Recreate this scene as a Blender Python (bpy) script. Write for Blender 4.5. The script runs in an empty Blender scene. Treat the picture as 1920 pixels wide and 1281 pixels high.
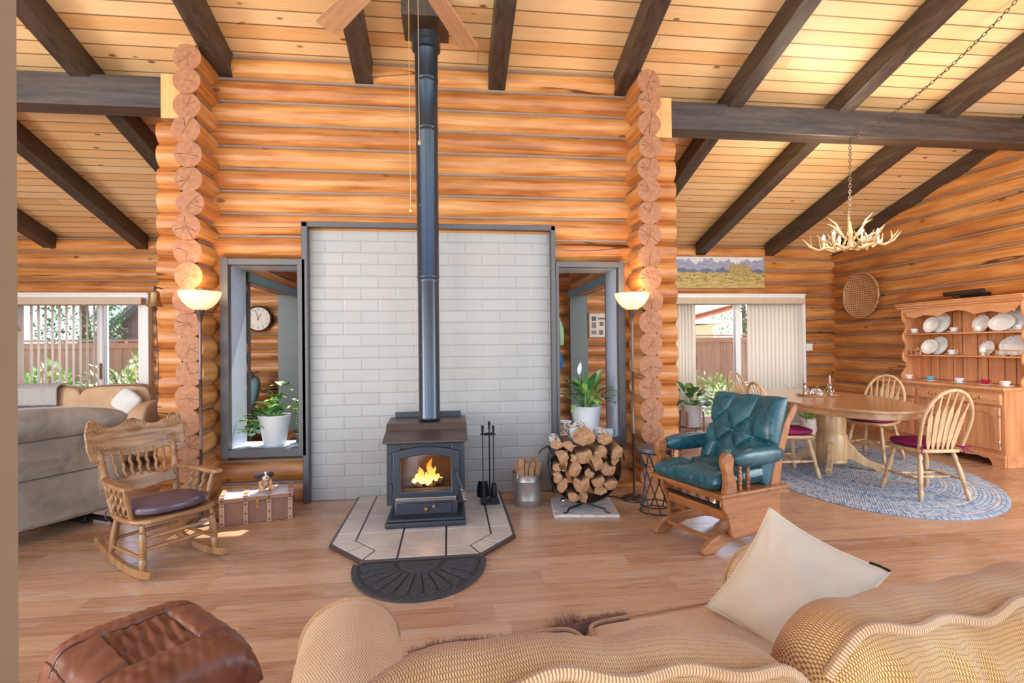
import bpy, math, random
from mathutils import Matrix, Vector
PI = math.pi
S = bpy.context.scene
COL = S.collection

# ------------------------------------------------------------------ camera
cam = bpy.data.cameras.new('camera'); cam.sensor_width = 36.0; cam.lens = 980 / 1920 * 36
cam.clip_start = 0.05; cam.clip_end = 200
cam_ob = bpy.data.objects.new('camera', cam); COL.objects.link(cam_ob)
cam_ob.matrix_world = Matrix(((0.99273306, 0.00949813, -0.11996193, 0.0),
                              (-0.11988431, -0.00836058, -0.99275266, -4.64399689),
                              (-0.01043224, 0.99991994, -0.00716115, 1.31740653), (0, 0, 0, 1)))
S.camera = cam_ob
# ------------------------------------------------------------------ sky, sun, added fill lamps
W = bpy.data.worlds.new('sky'); S.world = W; W.use_nodes = True
_nt = W.node_tree; _nt.nodes.clear()
_o = _nt.nodes.new('ShaderNodeOutputWorld'); _b = _nt.nodes.new('ShaderNodeBackground')
_s = _nt.nodes.new('ShaderNodeTexSky'); _s.sky_type = 'NISHITA'; _s.sun_disc = False
_s.sun_elevation = math.radians(52); _s.sun_rotation = math.radians(15); _s.air_density = 1.0; _s.dust_density = 1.5
_nt.links.new(_s.outputs[0], _b.inputs[0]); _nt.links.new(_b.outputs[0], _o.inputs[0])
_b.inputs[1].default_value = 0.8

def lamp(name, kind, energy, loc, target, color=(1, 1, 1), size=None, size_y=None, angle=None):
    l = bpy.data.lights.new(name, kind); l.energy = energy; l.color = color
    if kind == 'AREA':
        l.shape = 'RECTANGLE'; l.size = size; l.size_y = size_y or size
    elif size: l.shadow_soft_size = size
    if angle: l.angle = angle
    o = bpy.data.objects.new(name, l); COL.objects.link(o); o.location = loc
    o.rotation_euler = (Vector(target) - Vector(loc)).to_track_quat('-Z', 'Y').to_euler()
    return o
lamp('sun', 'SUN', 10.0, (1.5, 8, 12), (0.0, 0, 0), (1.0, 0.95, 0.86), angle=math.radians(0.6))
lamp('added_fill_rear', 'AREA', 265, (-2.8, -8.6, 1.7), (1.0, 0, 2.9), (1.0, 0.92, 0.83), 8.0, 2.6)  # unseen fill lamp added behind the camera; no windows are built there
lamp('added_fill_east', 'AREA', 150, (6.0, -3.6, 1.5), (4.4, 1.2, 1.9), (1.0, 0.96, 0.92), 2.4, 1.8)  # added fill to brighten the dining side; no window stands here
lamp('added_fill_front_west', 'AREA', 360, (-6.8, -3.7, 1.6), (0.0, -1.0, 0.5), (1.0, 0.97, 0.93), 2.4, 1.7)  # added fill from the left, out of view, without a real window
S.view_settings.view_transform = 'Standard'; S.view_settings.look = 'None'
S.view_settings.exposure = 0.05; S.view_settings.gamma = 1.0; S.view_settings.use_curve_mapping = False
S.cycles.max_bounces = 8; S.cycles.diffuse_bounces = 5; S.cycles.glossy_bounces = 3
S.cycles.transmission_bounces = 6; S.cycles.transparent_max_bounces = 6
S.cycles.caustics_reflective = False; S.cycles.caustics_refractive = False
S.cycles.sample_clamp_indirect = 6.0
S.cycles.use_denoising = True

# ------------------------------------------------------------------ helpers: materials
def srgb(r, g, b):
    f = lambda c: (c / 255 / 12.92) if c / 255 <= 0.04045 else ((c / 255 + 0.055) / 1.055) ** 2.4
    return (f(r), f(g), f(b), 1)
class NT:
    """a small writer of node trees"""
    def __init__(s, name):
        s.mat = bpy.data.materials.new(name); s.mat.use_nodes = True
        s.t = s.mat.node_tree; s.b = s.t.nodes['Principled BSDF']; s.out = s.t.nodes['Material Output']
    def n(s, typ, **kw):
        x = s.t.nodes.new('ShaderNode' + typ)
        for k, v in kw.items(): setattr(x, k, v)
        return x
    def put(s, sock, v):
        if isinstance(v, bpy.types.NodeSocket): s.t.links.new(v, sock)
        elif v is not None:
            if hasattr(sock.default_value, '__len__') and not hasattr(v, '__len__'): v = (v,) * len(sock.default_value)
            if hasattr(v, '__len__') and len(sock.default_value) == 3: v = tuple(v)[:3]
            sock.default_value = v
    def m(s, op, a, b=0.0, c=None):
        x = s.n('Math', operation=op); s.put(x.inputs[0], a); s.put(x.inputs[1], b)
        if c is not None: s.put(x.inputs[2], c)
        return x.outputs[0]
    def mix(s, f, a, b, bt='MIX'):
        x = s.n('Mix', data_type='RGBA', blend_type=bt); s.put(x.inputs[0], f); s.put(x.inputs[6], a); s.put(x.inputs[7], b)
        return x.outputs[2]
    def ramp(s, v, stops):
        x = s.n('ValToRGB'); s.put(x.inputs[0], v); e = x.color_ramp.elements
        while len(e) < len(stops): e.new(0.5)
        for i, (p, c) in enumerate(stops):
            e[i].position = p; e[i].color = c if hasattr(c, '__len__') else (c, c, c, 1)
        return x.outputs[0]
    def sm(s, v, lo, hi):     # smooth step
        x = s.n('MapRange', interpolation_type='SMOOTHSTEP'); s.put(x.inputs[0], v); s.put(x.inputs[1], lo); s.put(x.inputs[2], hi)
        return x.outputs[0]
    def obj(s): return s.n('TexCoord').outputs['Object']
    def uv(s): return s.n('TexCoord').outputs['UV']
    def sep(s, v):
        x = s.n('SeparateXYZ'); s.put(x.inputs[0], v); return x.outputs
    def com(s, a, b, c=0.0):
        x = s.n('CombineXYZ'); s.put(x.inputs[0], a); s.put(x.inputs[1], b); s.put(x.inputs[2], c); return x.outputs[0]
    def scl(s, v, sc):
        x = s.n('Mapping'); s.put(x.inputs[0], v); x.inputs['Scale'].default_value = sc; return x.outputs[0]
    def noise(s, v, scale=5, detail=3, rough=0.5, dist=0.0):
        x = s.n('TexNoise'); s.put(x.inputs['Vector'], v); s.put(x.inputs['Scale'], scale); s.put(x.inputs['Detail'], detail)
        s.put(x.inputs['Roughness'], rough); s.put(x.inputs['Distortion'], dist); return x.outputs[0]
    def white(s, v, dim='3D'):
        x = s.n('TexWhiteNoise', noise_dimensions=dim); s.put(x.inputs['Vector' if dim != '1D' else 'W'], v); return x.outputs
    def vor(s, v, scale=5, feature='F1'):
        x = s.n('TexVoronoi', feature=feature); s.put(x.inputs['Vector'], v); s.put(x.inputs['Scale'], scale); return x.outputs
    def bump(s, h, strength=0.3, dist=0.01):
        x = s.n('Bump'); s.put(x.inputs['Height'], h); x.inputs['Strength'].default_value = strength; x.inputs['Distance'].default_value = dist
        s.t.links.new(x.outputs[0], s.b.inputs['Normal'])
    def fin(s, col=None, rough=None, metal=None, spec=None, coat=None, coat_rough=None, **kw):
        b = s.b.inputs
        for k, v in (('Base Color', col), ('Roughness', rough), ('Metallic', metal), ('Specular IOR Level', spec), ('Coat Weight', coat), ('Coat Roughness', coat_rough)):
            if v is not None: s.put(b[k], v)
        for k, v in kw.items(): s.put(b[k.replace('_', ' ')], v)
        return s.mat
def plain(name, col, rough=0.5, metal=0.0, var=0.08, scale=12, bump=0.0, bscale=200, spec=None, **kw):
    """one colour with a little wear in it"""
    t = NT(name); o = t.obj(); n = t.noise(o, scale, 3)
    d = tuple(c * (1 - var) for c in col[:3]) + (1,); l = tuple(min(1, c * (1 + var)) for c in col[:3]) + (1,)
    if bump: t.bump(t.noise(o, bscale, 2), bump, 0.002)
    return t.fin(t.ramp(n, [(0.3, d), (0.7, l)]), rough, metal, spec, **kw)
def wood(name, light, dark, axis='z', scale=1.0, rough=0.4, spec=None, bump=0.05, coat=0.0):
    """straight grained wood, grain along one axis of the object"""
    t = NT(name); sc = {'x': (1.2, 16, 16), 'y': (16, 1.2, 16), 'z': (16, 16, 1.2)}[axis]
    v = t.scl(t.obj(), tuple(c * scale for c in sc))
    n = t.noise(v, 1.5, 4, 0.6, 0.6); n2 = t.noise(t.scl(v, (4, 4, 1.5)), 3, 2)
    f = t.m('ADD', t.m('MULTIPLY', n, 0.75), t.m('MULTIPLY', n2, 0.25))
    t.bump(f, bump, 0.004)
    return t.fin(t.ramp(f, [(0.34, dark), (0.62, light)]), rough, 0, spec, coat, 0.25)
def glassy(name, col=(1, 1, 1, 1), rough=0.02):
    t = NT(name); return t.fin(col, rough, 0, Transmission_Weight=1.0, IOR=1.45)
def glow(name, col, strength):
    t = NT(name); return t.fin(col, 0.5, 0, Emission_Color=col, Emission_Strength=strength)

# ------------------------------------------------------------------ helpers: meshes
def rot(ax, deg): return Matrix.Rotation(math.radians(deg), 4, ax)
def tr(x, y, z): return Matrix.Translation((x, y, z))
def frame_to(p, q):
    """matrix at p whose z runs to q"""
    p, q = Vector(p), Vector(q); z = (q - p).normalized()
    r = z.to_track_quat('Z', 'Y').to_matrix().to_4x4(); r.translation = p
    return r
class MB:
    def __init__(s): s.v = []; s.f = []; s.mi = []; s.uv = []; s.k = 0
    def add(s, vs, fs, mi=0, uvs=None, M=None):
        o = len(s.v)
        s.v += [tuple(M @ Vector(p)) if M is not None else tuple(p) for p in vs]
        for i, f in enumerate(fs):
            s.f.append(tuple(o + j for j in f)); s.mi.append(mi); s.uv.append(uvs[i] if uvs else None)
        return s
    def box(s, c, d, mi=0, M=None, rz=0):
        x, y, z = (k / 2 for k in d)
        vs = [(a * x, b * y, e * z) for a in (-1, 1) for b in (-1, 1) for e in (-1, 1)]
        T = tr(*c) @ rot('Z', rz) if rz else tr(*c)
        if M is not None: T = M @ T
        return s.add(vs, [(0, 1, 3, 2), (4, 6, 7, 5), (0, 4, 5, 1), (2, 3, 7, 6), (0, 2, 6, 4), (1, 5, 7, 3)], mi, None, T)
    def bar(s, p, q, w, h, mi=0):
        L = (Vector(q) - Vector(p)).length
        return s.box((0, 0, L / 2), (w, h, L), mi, frame_to(p, q))
    def lathe(s, prof, c=(0, 0, 0), seg=20, mi=0, M=None, cap=True, sx=1, sy=1, arc=2 * PI):
        vs, fs = [], []; n = len(prof); full = arc > 6.28
        cols = seg if full else seg + 1
        for r, z in prof:
            for k in range(cols):
                a = arc * k / seg; vs.append((r * math.cos(a) * sx, r * math.sin(a) * sy, z))
        for i in range(n - 1):
            for k in range(seg):
                k2 = (k + 1) % cols
                fs.append((i * cols + k, i * cols + k2, (i + 1) * cols + k2, (i + 1) * cols + k))
        if cap and full:
            if prof[0][0] > 1e-5: fs.append(tuple(range(cols))[::-1])
            if prof[-1][0] > 1e-5: fs.append(tuple((n - 1) * cols + k for k in range(cols)))
        T = tr(*c)
        if M is not None: T = M @ T
        return s.add(vs, fs, mi, None, T)
    def turn(s, p, q, prof, seg=14, mi=0):
        """a turned spindle from p to q; prof = (share of length, radius)"""
        L = (Vector(q) - Vector(p)).length
        return s.lathe([(r, t * L) for t, r in prof], seg=seg, mi=mi, M=frame_to(p, q))
    def tube(s, pts, r, seg=10, mi=0, closed=False, cap=True, flat=1.0, up=None):
        P = [Vector(p) for p in pts]; n = len(P); R = r if hasattr(r, '__len__') else [r] * n
        T = []
        for i in range(n):
            a = P[(i - 1) % n] if (closed or i) else P[0]; b = P[(i + 1) % n] if (closed or i < n - 1) else P[-1]
            T.append((b - a).normalized())
        u = Vector(up) if up else Vector((0, 0, 1)) if abs(T[0].z) < 0.9 else Vector((1, 0, 0))
        vs, fs, uvs = [], [], []; L = 0.0; Ls = []
        for i in range(n):
            if i: L += (P[i] - P[i - 1]).length
            Ls.append(L)
            x = u - T[i] * u.dot(T[i])
            x = x.normalized() if x.length > 1e-6 else T[i].orthogonal().normalized()
            y = T[i].cross(x); u = x
            for k in range(seg):
                a = 2 * PI * k / seg
                vs.append(P[i] + (x * math.cos(a) * flat + y * math.sin(a)) * R[i])
        off = s.k * 10.0; s.k += 1; rm = max(R)
        for i in range(n if closed else n - 1):
            j = (i + 1) % n
            for k in range(seg):
                k2 = (k + 1) % seg
                fs.append((i * seg + k, i * seg + k2, j * seg + k2, j * seg + k))
                v0, v1 = off + 1 + 2 * PI * rm * k / seg, off + 1 + 2 * PI * rm * (k + 1) / seg
                lb = Ls[j] if j else L + 0.1
                uvs.append([(Ls[i], v0), (Ls[i], v1), (lb, v1), (lb, v0)])
        if cap and not closed:
            fs.append(tuple(range(seg))[::-1]); fs.append(tuple((n - 1) * seg + k for k in range(seg))); uvs += [None, None]
        return s.add(vs, fs, mi, uvs)
    def prism(s, poly, h, M=None, mi=0, z0=0.0):
        n = len(poly)
        vs = [(x, y, z0) for x, y in poly] + [(x, y, z0 + h) for x, y in poly]
        fs = [tuple(range(n))[::-1], tuple(range(n, 2 * n))] + [(i, (i + 1) % n, n + (i + 1) % n, n + i) for i in range(n)]
        return s.add(vs, fs, mi, None, M)
    def grid(s, fn, nu, nv, mi=0, M=None, cu=False, cv=False, flip=False, us=(1, 1), planar=False):
        vs = [fn(i / nu, j / nv) for i in range(nu if cu else nu + 1) for j in range(nv if cv else nv + 1)]
        w = nv if cv else nv + 1; h = nu if cu else nu + 1; fs = []; uvs = []
        for i in range(nu):
            for j in range(nv):
                i2, j2 = (i + 1) % h, (j + 1) % w
                q = (i * w + j, i2 * w + j, i2 * w + j2, i * w + j2)
                uq = [(i / nu, j / nv), ((i + 1) / nu, j / nv), ((i + 1) / nu, (j + 1) / nv), (i / nu, (j + 1) / nv)]
                uq = [(5 + vs[k][0], 5 + vs[k][1] + vs[k][2]) for k in q] if planar else [(a * us[0], b * us[1]) for a, b in uq]
                fs.append(q[::-1] if flip else q); uvs.append(uq[::-1] if flip else uq)
        return s.add(vs, fs, mi, uvs, M)
    def pad(s, w, d, h, e=0.35, ev=0.7, M=None, nu=40, nv=16, mi=0, fn=None):
        """a stuffed cushion: superellipsoid w x d x h"""
        sp = lambda c, p: math.copysign(abs(c) ** p, c)
        def g(u, v):
            a = 2 * PI * u; b = PI * (v - 0.5)
            cb = sp(math.cos(b), ev); p = [w / 2 * cb * sp(math.cos(a), e), d / 2 * cb * sp(math.sin(a), e), h / 2 * sp(math.sin(b), ev)]
            return fn(p) if fn else p
        return s.grid(g, nu, nv, mi, M, cu=True, planar=True)
    def leaf(s, base, tip, width, sag=0.0, mi=0, n=6, fold=0.15, up=(0, 0, 1), peak=0.45):
        b, t = Vector(base), Vector(tip); d = t - b
        side = d.cross(Vector(up)); side = side.normalized() if side.length > 1e-6 else Vector((1, 0, 0))
        nor = side.cross(d).normalized(); vs, fs = [], []
        for i in range(n + 1):
            k = i / n; w = width / 2 * (math.sin(PI * k ** (math.log(0.5) / math.log(peak)))) ** 0.8 if 0 < k < 1 else 0.0005
            c = b + d * k + Vector((0, 0, 4 * sag * k * (1 - k) - sag * 0.6 * k * k))
            vs += [c + side * w + nor * w * fold, c, c - side * w + nor * w * fold]
        for i in range(n):
            o = 3 * i; fs += [(o, o + 3, o + 4, o + 1), (o + 1, o + 4, o + 5, o + 2)]
        return s.add(vs, fs, mi)
    def build(s, name, mats, parent=None, smooth=35, bevel=0.0, seg=2, sub=0, loc=None, rz=None, solid=0.0):
        me = bpy.data.meshes.new(name); me.from_pydata(s.v, [], s.f); me.update()
        mats = mats if isinstance(mats, (list, tuple)) else [mats]
        for m in mats: me.materials.append(m)
        if len(mats) > 1: me.polygons.foreach_set('material_index', s.mi)
        if any(u is not None for u in s.uv):
            L = me.uv_layers.new(name='UVMap'); data = []
            for f, u in zip(s.f, s.uv): data += [c for p in (u or [(0.5, 0.5)] * len(f)) for c in p]
            L.data.foreach_set('uv', data)
        if smooth: me.shade_smooth(); me.set_sharp_from_angle(angle=math.radians(smooth))
        o = bpy.data.objects.new(name, me); COL.objects.link(o)
        if parent: o.parent = parent
        if loc: o.location = loc
        if rz is not None: o.rotation_euler = (0, 0, math.radians(rz))
        if solid:
            md = o.modifiers.new('thickness', 'SOLIDIFY'); md.thickness = solid; md.offset = 0
        if bevel:
            md = o.modifiers.new('bevel', 'BEVEL'); md.width = bevel; md.segments = seg; md.limit_method = 'ANGLE'; md.angle_limit = math.radians(40)
        if sub:
            md = o.modifiers.new('subd', 'SUBSURF'); md.levels = sub; md.render_levels = sub
        return o
def tag(o, label=None, cat=None, group=None, kind=None):
    for k, v in (('label', label), ('category', cat), ('group', group), ('kind', kind)):
        if v: o[k] = v
    return o
def thing(name, label, cat, loc=(0, 0, 0), rz=0, group=None):
    o = bpy.data.objects.new(name, None); COL.objects.link(o); o.empty_display_size = 0.1
    o.location = loc; o.rotation_euler = (0, 0, math.radians(rz))
    return tag(o, label, cat, group)
def struct(o): return tag(o, kind='structure')
_kids = {}
def children(o):
    return [c for c in bpy.data.objects if c.parent is o]
def dup(root, label, loc, rz=None, group=None, scale=None):
    c = root.copy(); COL.objects.link(c); c['label'] = label; c.location = loc
    if rz is not None: c.rotation_euler = (0, 0, math.radians(rz))
    if group: c['group'] = group
    if scale: c.scale = (scale,) * 3
    for ch in children(root):
        k = ch.copy(); COL.objects.link(k); k.parent = c
        for g in children(ch):
            d = g.copy(); COL.objects.link(d); d.parent = k
    return c
def textmesh(txt, size, parent, mat, M, name='lettering', depth=0.0006):
    cu = bpy.data.curves.new(name, 'FONT'); cu.body = txt; cu.size = size; cu.align_x = 'CENTER'; cu.align_y = 'CENTER'; cu.extrude = depth
    o = bpy.data.objects.new(name, cu); COL.objects.link(o)
    me = bpy.data.meshes.new_from_object(o.evaluated_get(bpy.context.evaluated_depsgraph_get())); bpy.data.objects.remove(o)
    p = bpy.data.objects.new(name, me); COL.objects.link(p); me.materials.append(mat); p.parent = parent; p.matrix_local = M
    return p
# ------------------------------------------------------------------ materials of the house
def m_log(name, c1, c2, c3):
    t = NT(name); u = t.sep(t.uv()); U, V = u[0], u[1]
    lid = t.m('FLOOR', t.m('MULTIPLY', V, 0.1)); rnd = t.white(lid, '1D')[0]
    g = t.noise(t.com(t.m('MULTIPLY', U, 0.9), t.m('MULTIPLY', V, 16)), 1.6, 4, 0.6, 0.5)
    blot = t.noise(t.com(t.m('MULTIPLY', U, 1.5), t.m('MULTIPLY', V, 4)), 1.3, 2)
    f = t.m('ADD', t.m('MULTIPLY', g, 0.6), t.m('MULTIPLY', blot, 0.4))
    f = t.m('ADD', f, t.m('MULTIPLY', t.m('SUBTRACT', rnd, 0.5), 0.16))
    col = t.ramp(f, [(0.33, c3), (0.5, c2), (0.66, c1)])
    kv = t.com(t.m('MULTIPLY', U, 3.2), t.m('MULTIPLY', V, 5.5)); vo = t.vor(kv, 1.0)
    pick = t.m('GREATER_THAN', t.sep(vo[1])[0], 0.6)
    ring = t.sm(vo[0], 0.16, 0.07)
    col = t.mix(t.m('MULTIPLY', t.m('MULTIPLY', pick, ring), 0.75), col, srgb(95, 48, 20))
    ck = t.noise(t.com(t.m('MULTIPLY', U, 0.35), t.m('MULTIPLY', V, 4.5)), 1.0, 2, 0.35)
    ck = t.sm(t.m('ABSOLUTE', t.m('SUBTRACT', ck, 0.5)), 0.006, 0.002)
    msk = t.sm(t.noise(t.com(t.m('MULTIPLY', U, 0.8), t.m('MULTIPLY', V, 0.9)), 1.0, 1), 0.5, 0.56)
    crack = t.m('MULTIPLY', ck, msk)
    col = t.mix(t.m('MULTIPLY', crack, 0.85), col, srgb(60, 28, 10))
    t.bump(t.m('SUBTRACT', t.m('MULTIPLY', g, 0.12), crack), 0.35, 0.006)
    return t.fin(col, t.ramp(g, [(0.3, 0.3), (0.7, 0.42)]), 0, 0.5)
LOG = m_log('varnished_log', srgb(218, 160, 98), srgb(196, 128, 68), srgb(156, 90, 42))
def m_end():
    t = NT('log_end_grain'); u = t.sep(t.uv()); x = t.m('SUBTRACT', t.m('FRACT', u[0]), 0.5); y = t.m('SUBTRACT', t.m('FRACT', u[1]), 0.5)
    r = t.m('SQRT', t.m('ADD', t.m('MULTIPLY', x, x), t.m('MULTIPLY', y, y)))
    idn = t.com(t.m('FLOOR', u[0]), t.m('FLOOR', u[1])); rnd = t.white(idn)[0]
    wob = t.noise(t.uv(), 6, 2)
    ring = t.m('SINE', t.m('MULTIPLY', t.m('ADD', r, t.m('MULTIPLY', wob, 0.05)), 150))
    col = t.mix(t.m('MULTIPLY', t.m('ADD', ring, 1), 0.14), t.ramp(wob, [(0.3, srgb(156, 102, 72)), (0.7, srgb(178, 124, 88))]), srgb(120, 74, 48))
    a = t.m('ARCTAN2', y, x)
    an = t.m('ADD', a, t.m('MULTIPLY', rnd, 6.28))
    nn = t.white(t.com(t.m('FLOOR', t.m('MULTIPLY', an, 1.75)), rnd))
    fr = t.m('ABSOLUTE', t.m('SUBTRACT', t.m('FRACT', t.m('MULTIPLY', t.m('ADD', an, t.m('MULTIPLY', wob, 0.25)), 1.75)), 0.5))
    w = t.m('DIVIDE', 0.016, t.m('ADD', r, 0.05))
    c = t.m('MULTIPLY', t.m('LESS_THAN', fr, t.m('MULTIPLY', w, t.m('ADD', 0.25, nn[0]))), t.m('LESS_THAN', r, t.m('ADD', 0.03, t.m('MULTIPLY', t.m('MAXIMUM', 0.0, t.m('SUBTRACT', nn[0], 0.45)), 0.85))))
    col = t.mix(c, col, srgb(48, 28, 20))
    t.bump(t.m('SUBTRACT', 0, c), 0.4, 0.006)
    return t.fin(col, 0.6, 0, 0.3)
LOGEND = m_end()
CHINK = plain('grey_brown_chinking', srgb(150, 128, 116), 0.8, bump=0.2, bscale=60)
def m_planks(name, axis_long, width, cols, length=2.6, rough=0.35, knots=True, groove=0.012, seed=0.0, greyish=None, coordscale=1.0):
    """boards: long along one axis of the object; grooves between; colour varies from board to board"""
    t = NT(name); o = t.sep(t.obj()); a, b = (o[0], o[1]) if axis_long == 'x' else (o[1], o[0])
    if axis_long == 'z': a, b = o[2], o[0]
    k = t.m('DIVIDE', b, width); row = t.m('FLOOR', k); fr = t.m('FRACT', k)
    ra = t.white(t.com(row, seed))[0]
    al = t.m('ADD', t.m('DIVIDE', a, length), t.m('MULTIPLY', ra, 7)); colm = t.m('FLOOR', al); fa = t.m('FRACT', al)
    rb = t.white(t.com(row, colm, 3.0 + seed))[0]
    sh = t.m('MULTIPLY', rb, 20)
    g = t.noise(t.com(t.m('ADD', t.m('MULTIPLY', a, 1.0), sh), t.m('MULTIPLY', b, 22), sh), 1.5, 4, 0.6, 0.8)
    f = t.m('ADD', t.m('MULTIPLY', g, 0.6), t.m('MULTIPLY', rb, 0.4))
    col = t.ramp(f, [(0.25, cols[2]), (0.5, cols[1]), (0.75, cols[0])])
    if greyish:
        gn = t.noise(t.com(t.m('ADD', t.m('MULTIPLY', a, 1.6), sh), t.m('MULTIPLY', b, 9), sh), 1.6, 4, 0.65)
        col = t.mix(t.m('MULTIPLY', t.sm(gn, 0.48, 0.72), .75), col, greyish)
        dk = t.noise(t.com(t.m('ADD', t.m('MULTIPLY', a, 3.5), sh), t.m('MULTIPLY', b, 45), sh), 1.2, 3)
        col = t.mix(t.m('MULTIPLY', t.sm(dk, 0.58, 0.72), 0.4), col, srgb(92, 62, 46))
    if knots:
        vo = t.vor(t.com(t.m('ADD', t.m('MULTIPLY', a, 3.0), sh), t.m('MULTIPLY', b, 7)), 1.0)
        kk = t.m('MULTIPLY', t.m('GREATER_THAN', t.sep(vo[1])[0], 0.4), t.sm(vo[0], 0.13, 0.06))
        col = t.mix(t.m('MULTIPLY', kk, 0.85), col, srgb(120, 62, 24))
    gv = t.m('MAXIMUM', t.m('LESS_THAN', fr, groove / width), t.m('LESS_THAN', fa, groove * 0.3 / length))
    col = t.mix(t.m('MULTIPLY', gv, 0.75), col, srgb(92, 56, 28) if not greyish else srgb(110, 80, 62))
    t.bump(t.m('SUBTRACT', t.m('MULTIPLY', g, 0.06), gv), 0.4 if knots else 0.12, 0.006)
    return t.fin(col, t.ramp(g, [(0.3, rough - 0.05), (0.7, rough + 0.1)]), 0, 0.5)
CEIL = m_planks('pine_ceiling_boards', 'x', 0.135, (srgb(246, 216, 172), srgb(240, 202, 150), srgb(230, 182, 126)), 6.5, 0.42)
FLOOR = m_planks('vinyl_plank_floor', 'x', 0.18, (srgb(196, 158, 124), srgb(180, 138, 102), srgb(160, 116, 84)), 1.2, 0.24, knots=False, groove=0.003, greyish=srgb(186, 162, 140))
BEAM = wood('dark_stained_timber', srgb(82, 68, 60), srgb(46, 36, 32), 'y', 0.7, 0.42, bump=0.15)
BEAMX = wood('dark_stained_timber_across', srgb(82, 68, 60), srgb(46, 36, 32), 'x', 0.7, 0.42, bump=0.15)
PALEPOST = wood('pale_pine_block', srgb(232, 184, 118), srgb(212, 156, 90), 'z', 1, 0.4)
GREYTRIM = plain('dark_grey_trim_paint', srgb(84, 80, 79), 0.38, var=0.05)
JAMB = plain('pale_blue_grey_sky_glow', srgb(176, 190, 204), 0.3, var=0.04)  # sky glow put into the colour of the dark grey jambs
DKJAMB = plain('dark_green_grey_paint', srgb(92, 98, 98), 0.35, var=0.05)
WHITEP = plain('white_vinyl', srgb(232, 230, 226), 0.35, var=0.03)
BEIGEV = plain('beige_valance', srgb(200, 176, 150), 0.6, var=0.04)
BEIGEW = plain('beige_wall_paint', srgb(142, 116, 88), 0.7, var=0.05, scale=3, bump=0.15, bscale=90)
def m_brick():
    t = NT('white_painted_brick'); o = t.sep(t.obj())
    n = t.noise(t.obj(), 7, 2); x = t.m('ADD', o[0], t.m('MULTIPLY', t.m('SUBTRACT', n, 0.5), 0.012)); z = t.m('ADD', o[2], t.m('MULTIPLY', t.m('SUBTRACT', t.noise(t.obj(), 9, 2), 0.5), 0.008))
    k = t.m('DIVIDE', z, 0.1016); row = t.m('FLOOR', k); fz = t.m('FRACT', k)
    xx = t.m('DIVIDE', t.m('ADD', x, t.m('MULTIPLY', t.m('MODULO', row, 2.0), 0.15)), 0.30); fx = t.m('FRACT', t.m('ADD', xx, 40)); bx = t.m('FLOOR', xx)
    ez = t.m('MINIMUM', fz, t.m('SUBTRACT', 1.0, fz)); ex = t.m('MINIMUM', fx, t.m('SUBTRACT', 1.0, fx))
    e = t.m('MINIMUM', t.m('MULTIPLY', ez, 0.1016), t.m('MULTIPLY', ex, 0.30))
    body = t.sm(e, 0.002, 0.008)
    rb = t.white(t.com(row, bx))[0]
    col = t.ramp(t.m('ADD', t.m('MULTIPLY', rb, 0.5), t.m('MULTIPLY', n, 0.5)), [(0.2, srgb(164, 158, 151)), (0.8, srgb(173, 167, 160))])
    col = t.mix(t.sm(e, 0.004, 0.0012), col, srgb(156, 150, 143))
    t.bump(t.m('ADD', body, t.m('MULTIPLY', t.noise(t.obj(), 140, 2), t.m('MULTIPLY', rb, 0.25))), 0.5, 0.006)
    return t.fin(col, t.ramp(rb, [(0.2, 0.3), (0.8, 0.5)]), 0, 0.5)
BRICK = m_brick()

# ------------------------------------------------------------------ log walls
PITCH = 0.1913; Z0 = -0.0251       # chink lines at Z0 + k*PITCH
random.seed(3)
def log(mb, p, q, r, ends=(False, False), nseg=20):
    n = 7; P = [Vector(p).lerp(Vector(q), i / n) for i in range(n + 1)]
    R = [r * (1 + random.uniform(-0.025, 0.025)) for _ in P]
    for i in range(1, n): P[i] = P[i] + Vector((0, 0, random.uniform(-0.004, 0.004)))
    mb.tube(P, R, nseg, 0, cap=False)
    for flag, i, j in ((ends[0], 0, 1), (ends[1], n, n - 1)):
        if not flag: continue
        ax = (P[i] - P[j]).normalized(); x = ax.orthogonal().normalized(); y = ax.cross(x); c0 = P[i]
        ids = (random.randint(0, 60), random.randint(0, 60)); vs, uvs = [c0 + ax * 0.004], []
        a0 = random.uniform(0, 6)
        for k in range(nseg * 2):
            a = 2 * PI * k / (nseg * 2); vs.append(c0 + (x * math.cos(a) + y * math.sin(a)) * R[i])
        for k in range(nseg * 2):
            a, b = 2 * PI * k / (nseg * 2) + a0, 2 * PI * (k + 1) / (nseg * 2) + a0
            fs_ = (0, 1 + k, 1 + (k + 1) % (nseg * 2))
            uvs.append([(ids[0] + 0.5, ids[1] + 0.5)] + [(ids[0] + 0.5 + 0.49 * math.cos(w), ids[1] + 0.5 + 0.49 * math.sin(w)) for w in (a, b)])
        mb.add(vs, [(0, 1 + k, 1 + (k + 1) % (nseg * 2)) for k in range(nseg * 2)], 1, uvs)
def chink(mb, p, q, r=0.013): mb.tube([p, q], r, 6, 2, cap=False)
R0 = 0.106
# the partition behind the stove: rows of logs along x, centre line y = 0.105
m = MB()
YC = 0.105
for k in range(0, 20):
    z = Z0 + PITCH * (k + 0.5)
    if z > 3.72: break
    segs = [(-2.40, 2.12)]
    if z < 2.32: segs = [(-2.40, -1.20), (0.93, 2.12)]
    if 0.43 < z < 2.04: segs = [(-2.40, -1.86), (1.57, 2.12)]
    if z > 3.2: segs = [(-2.13, 1.86)]
    for a, b in segs:
        log(m, (a, YC, z), (b, YC, z), R0, (a < -2, b > 2))
        chink(m, (max(a, -1.94), YC - 0.062, z + PITCH / 2), (min(b, 1.66), YC - 0.062, z + PITCH / 2))
struct(m.build('wall_partition', [LOG, LOGEND, CHINK]))
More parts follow.
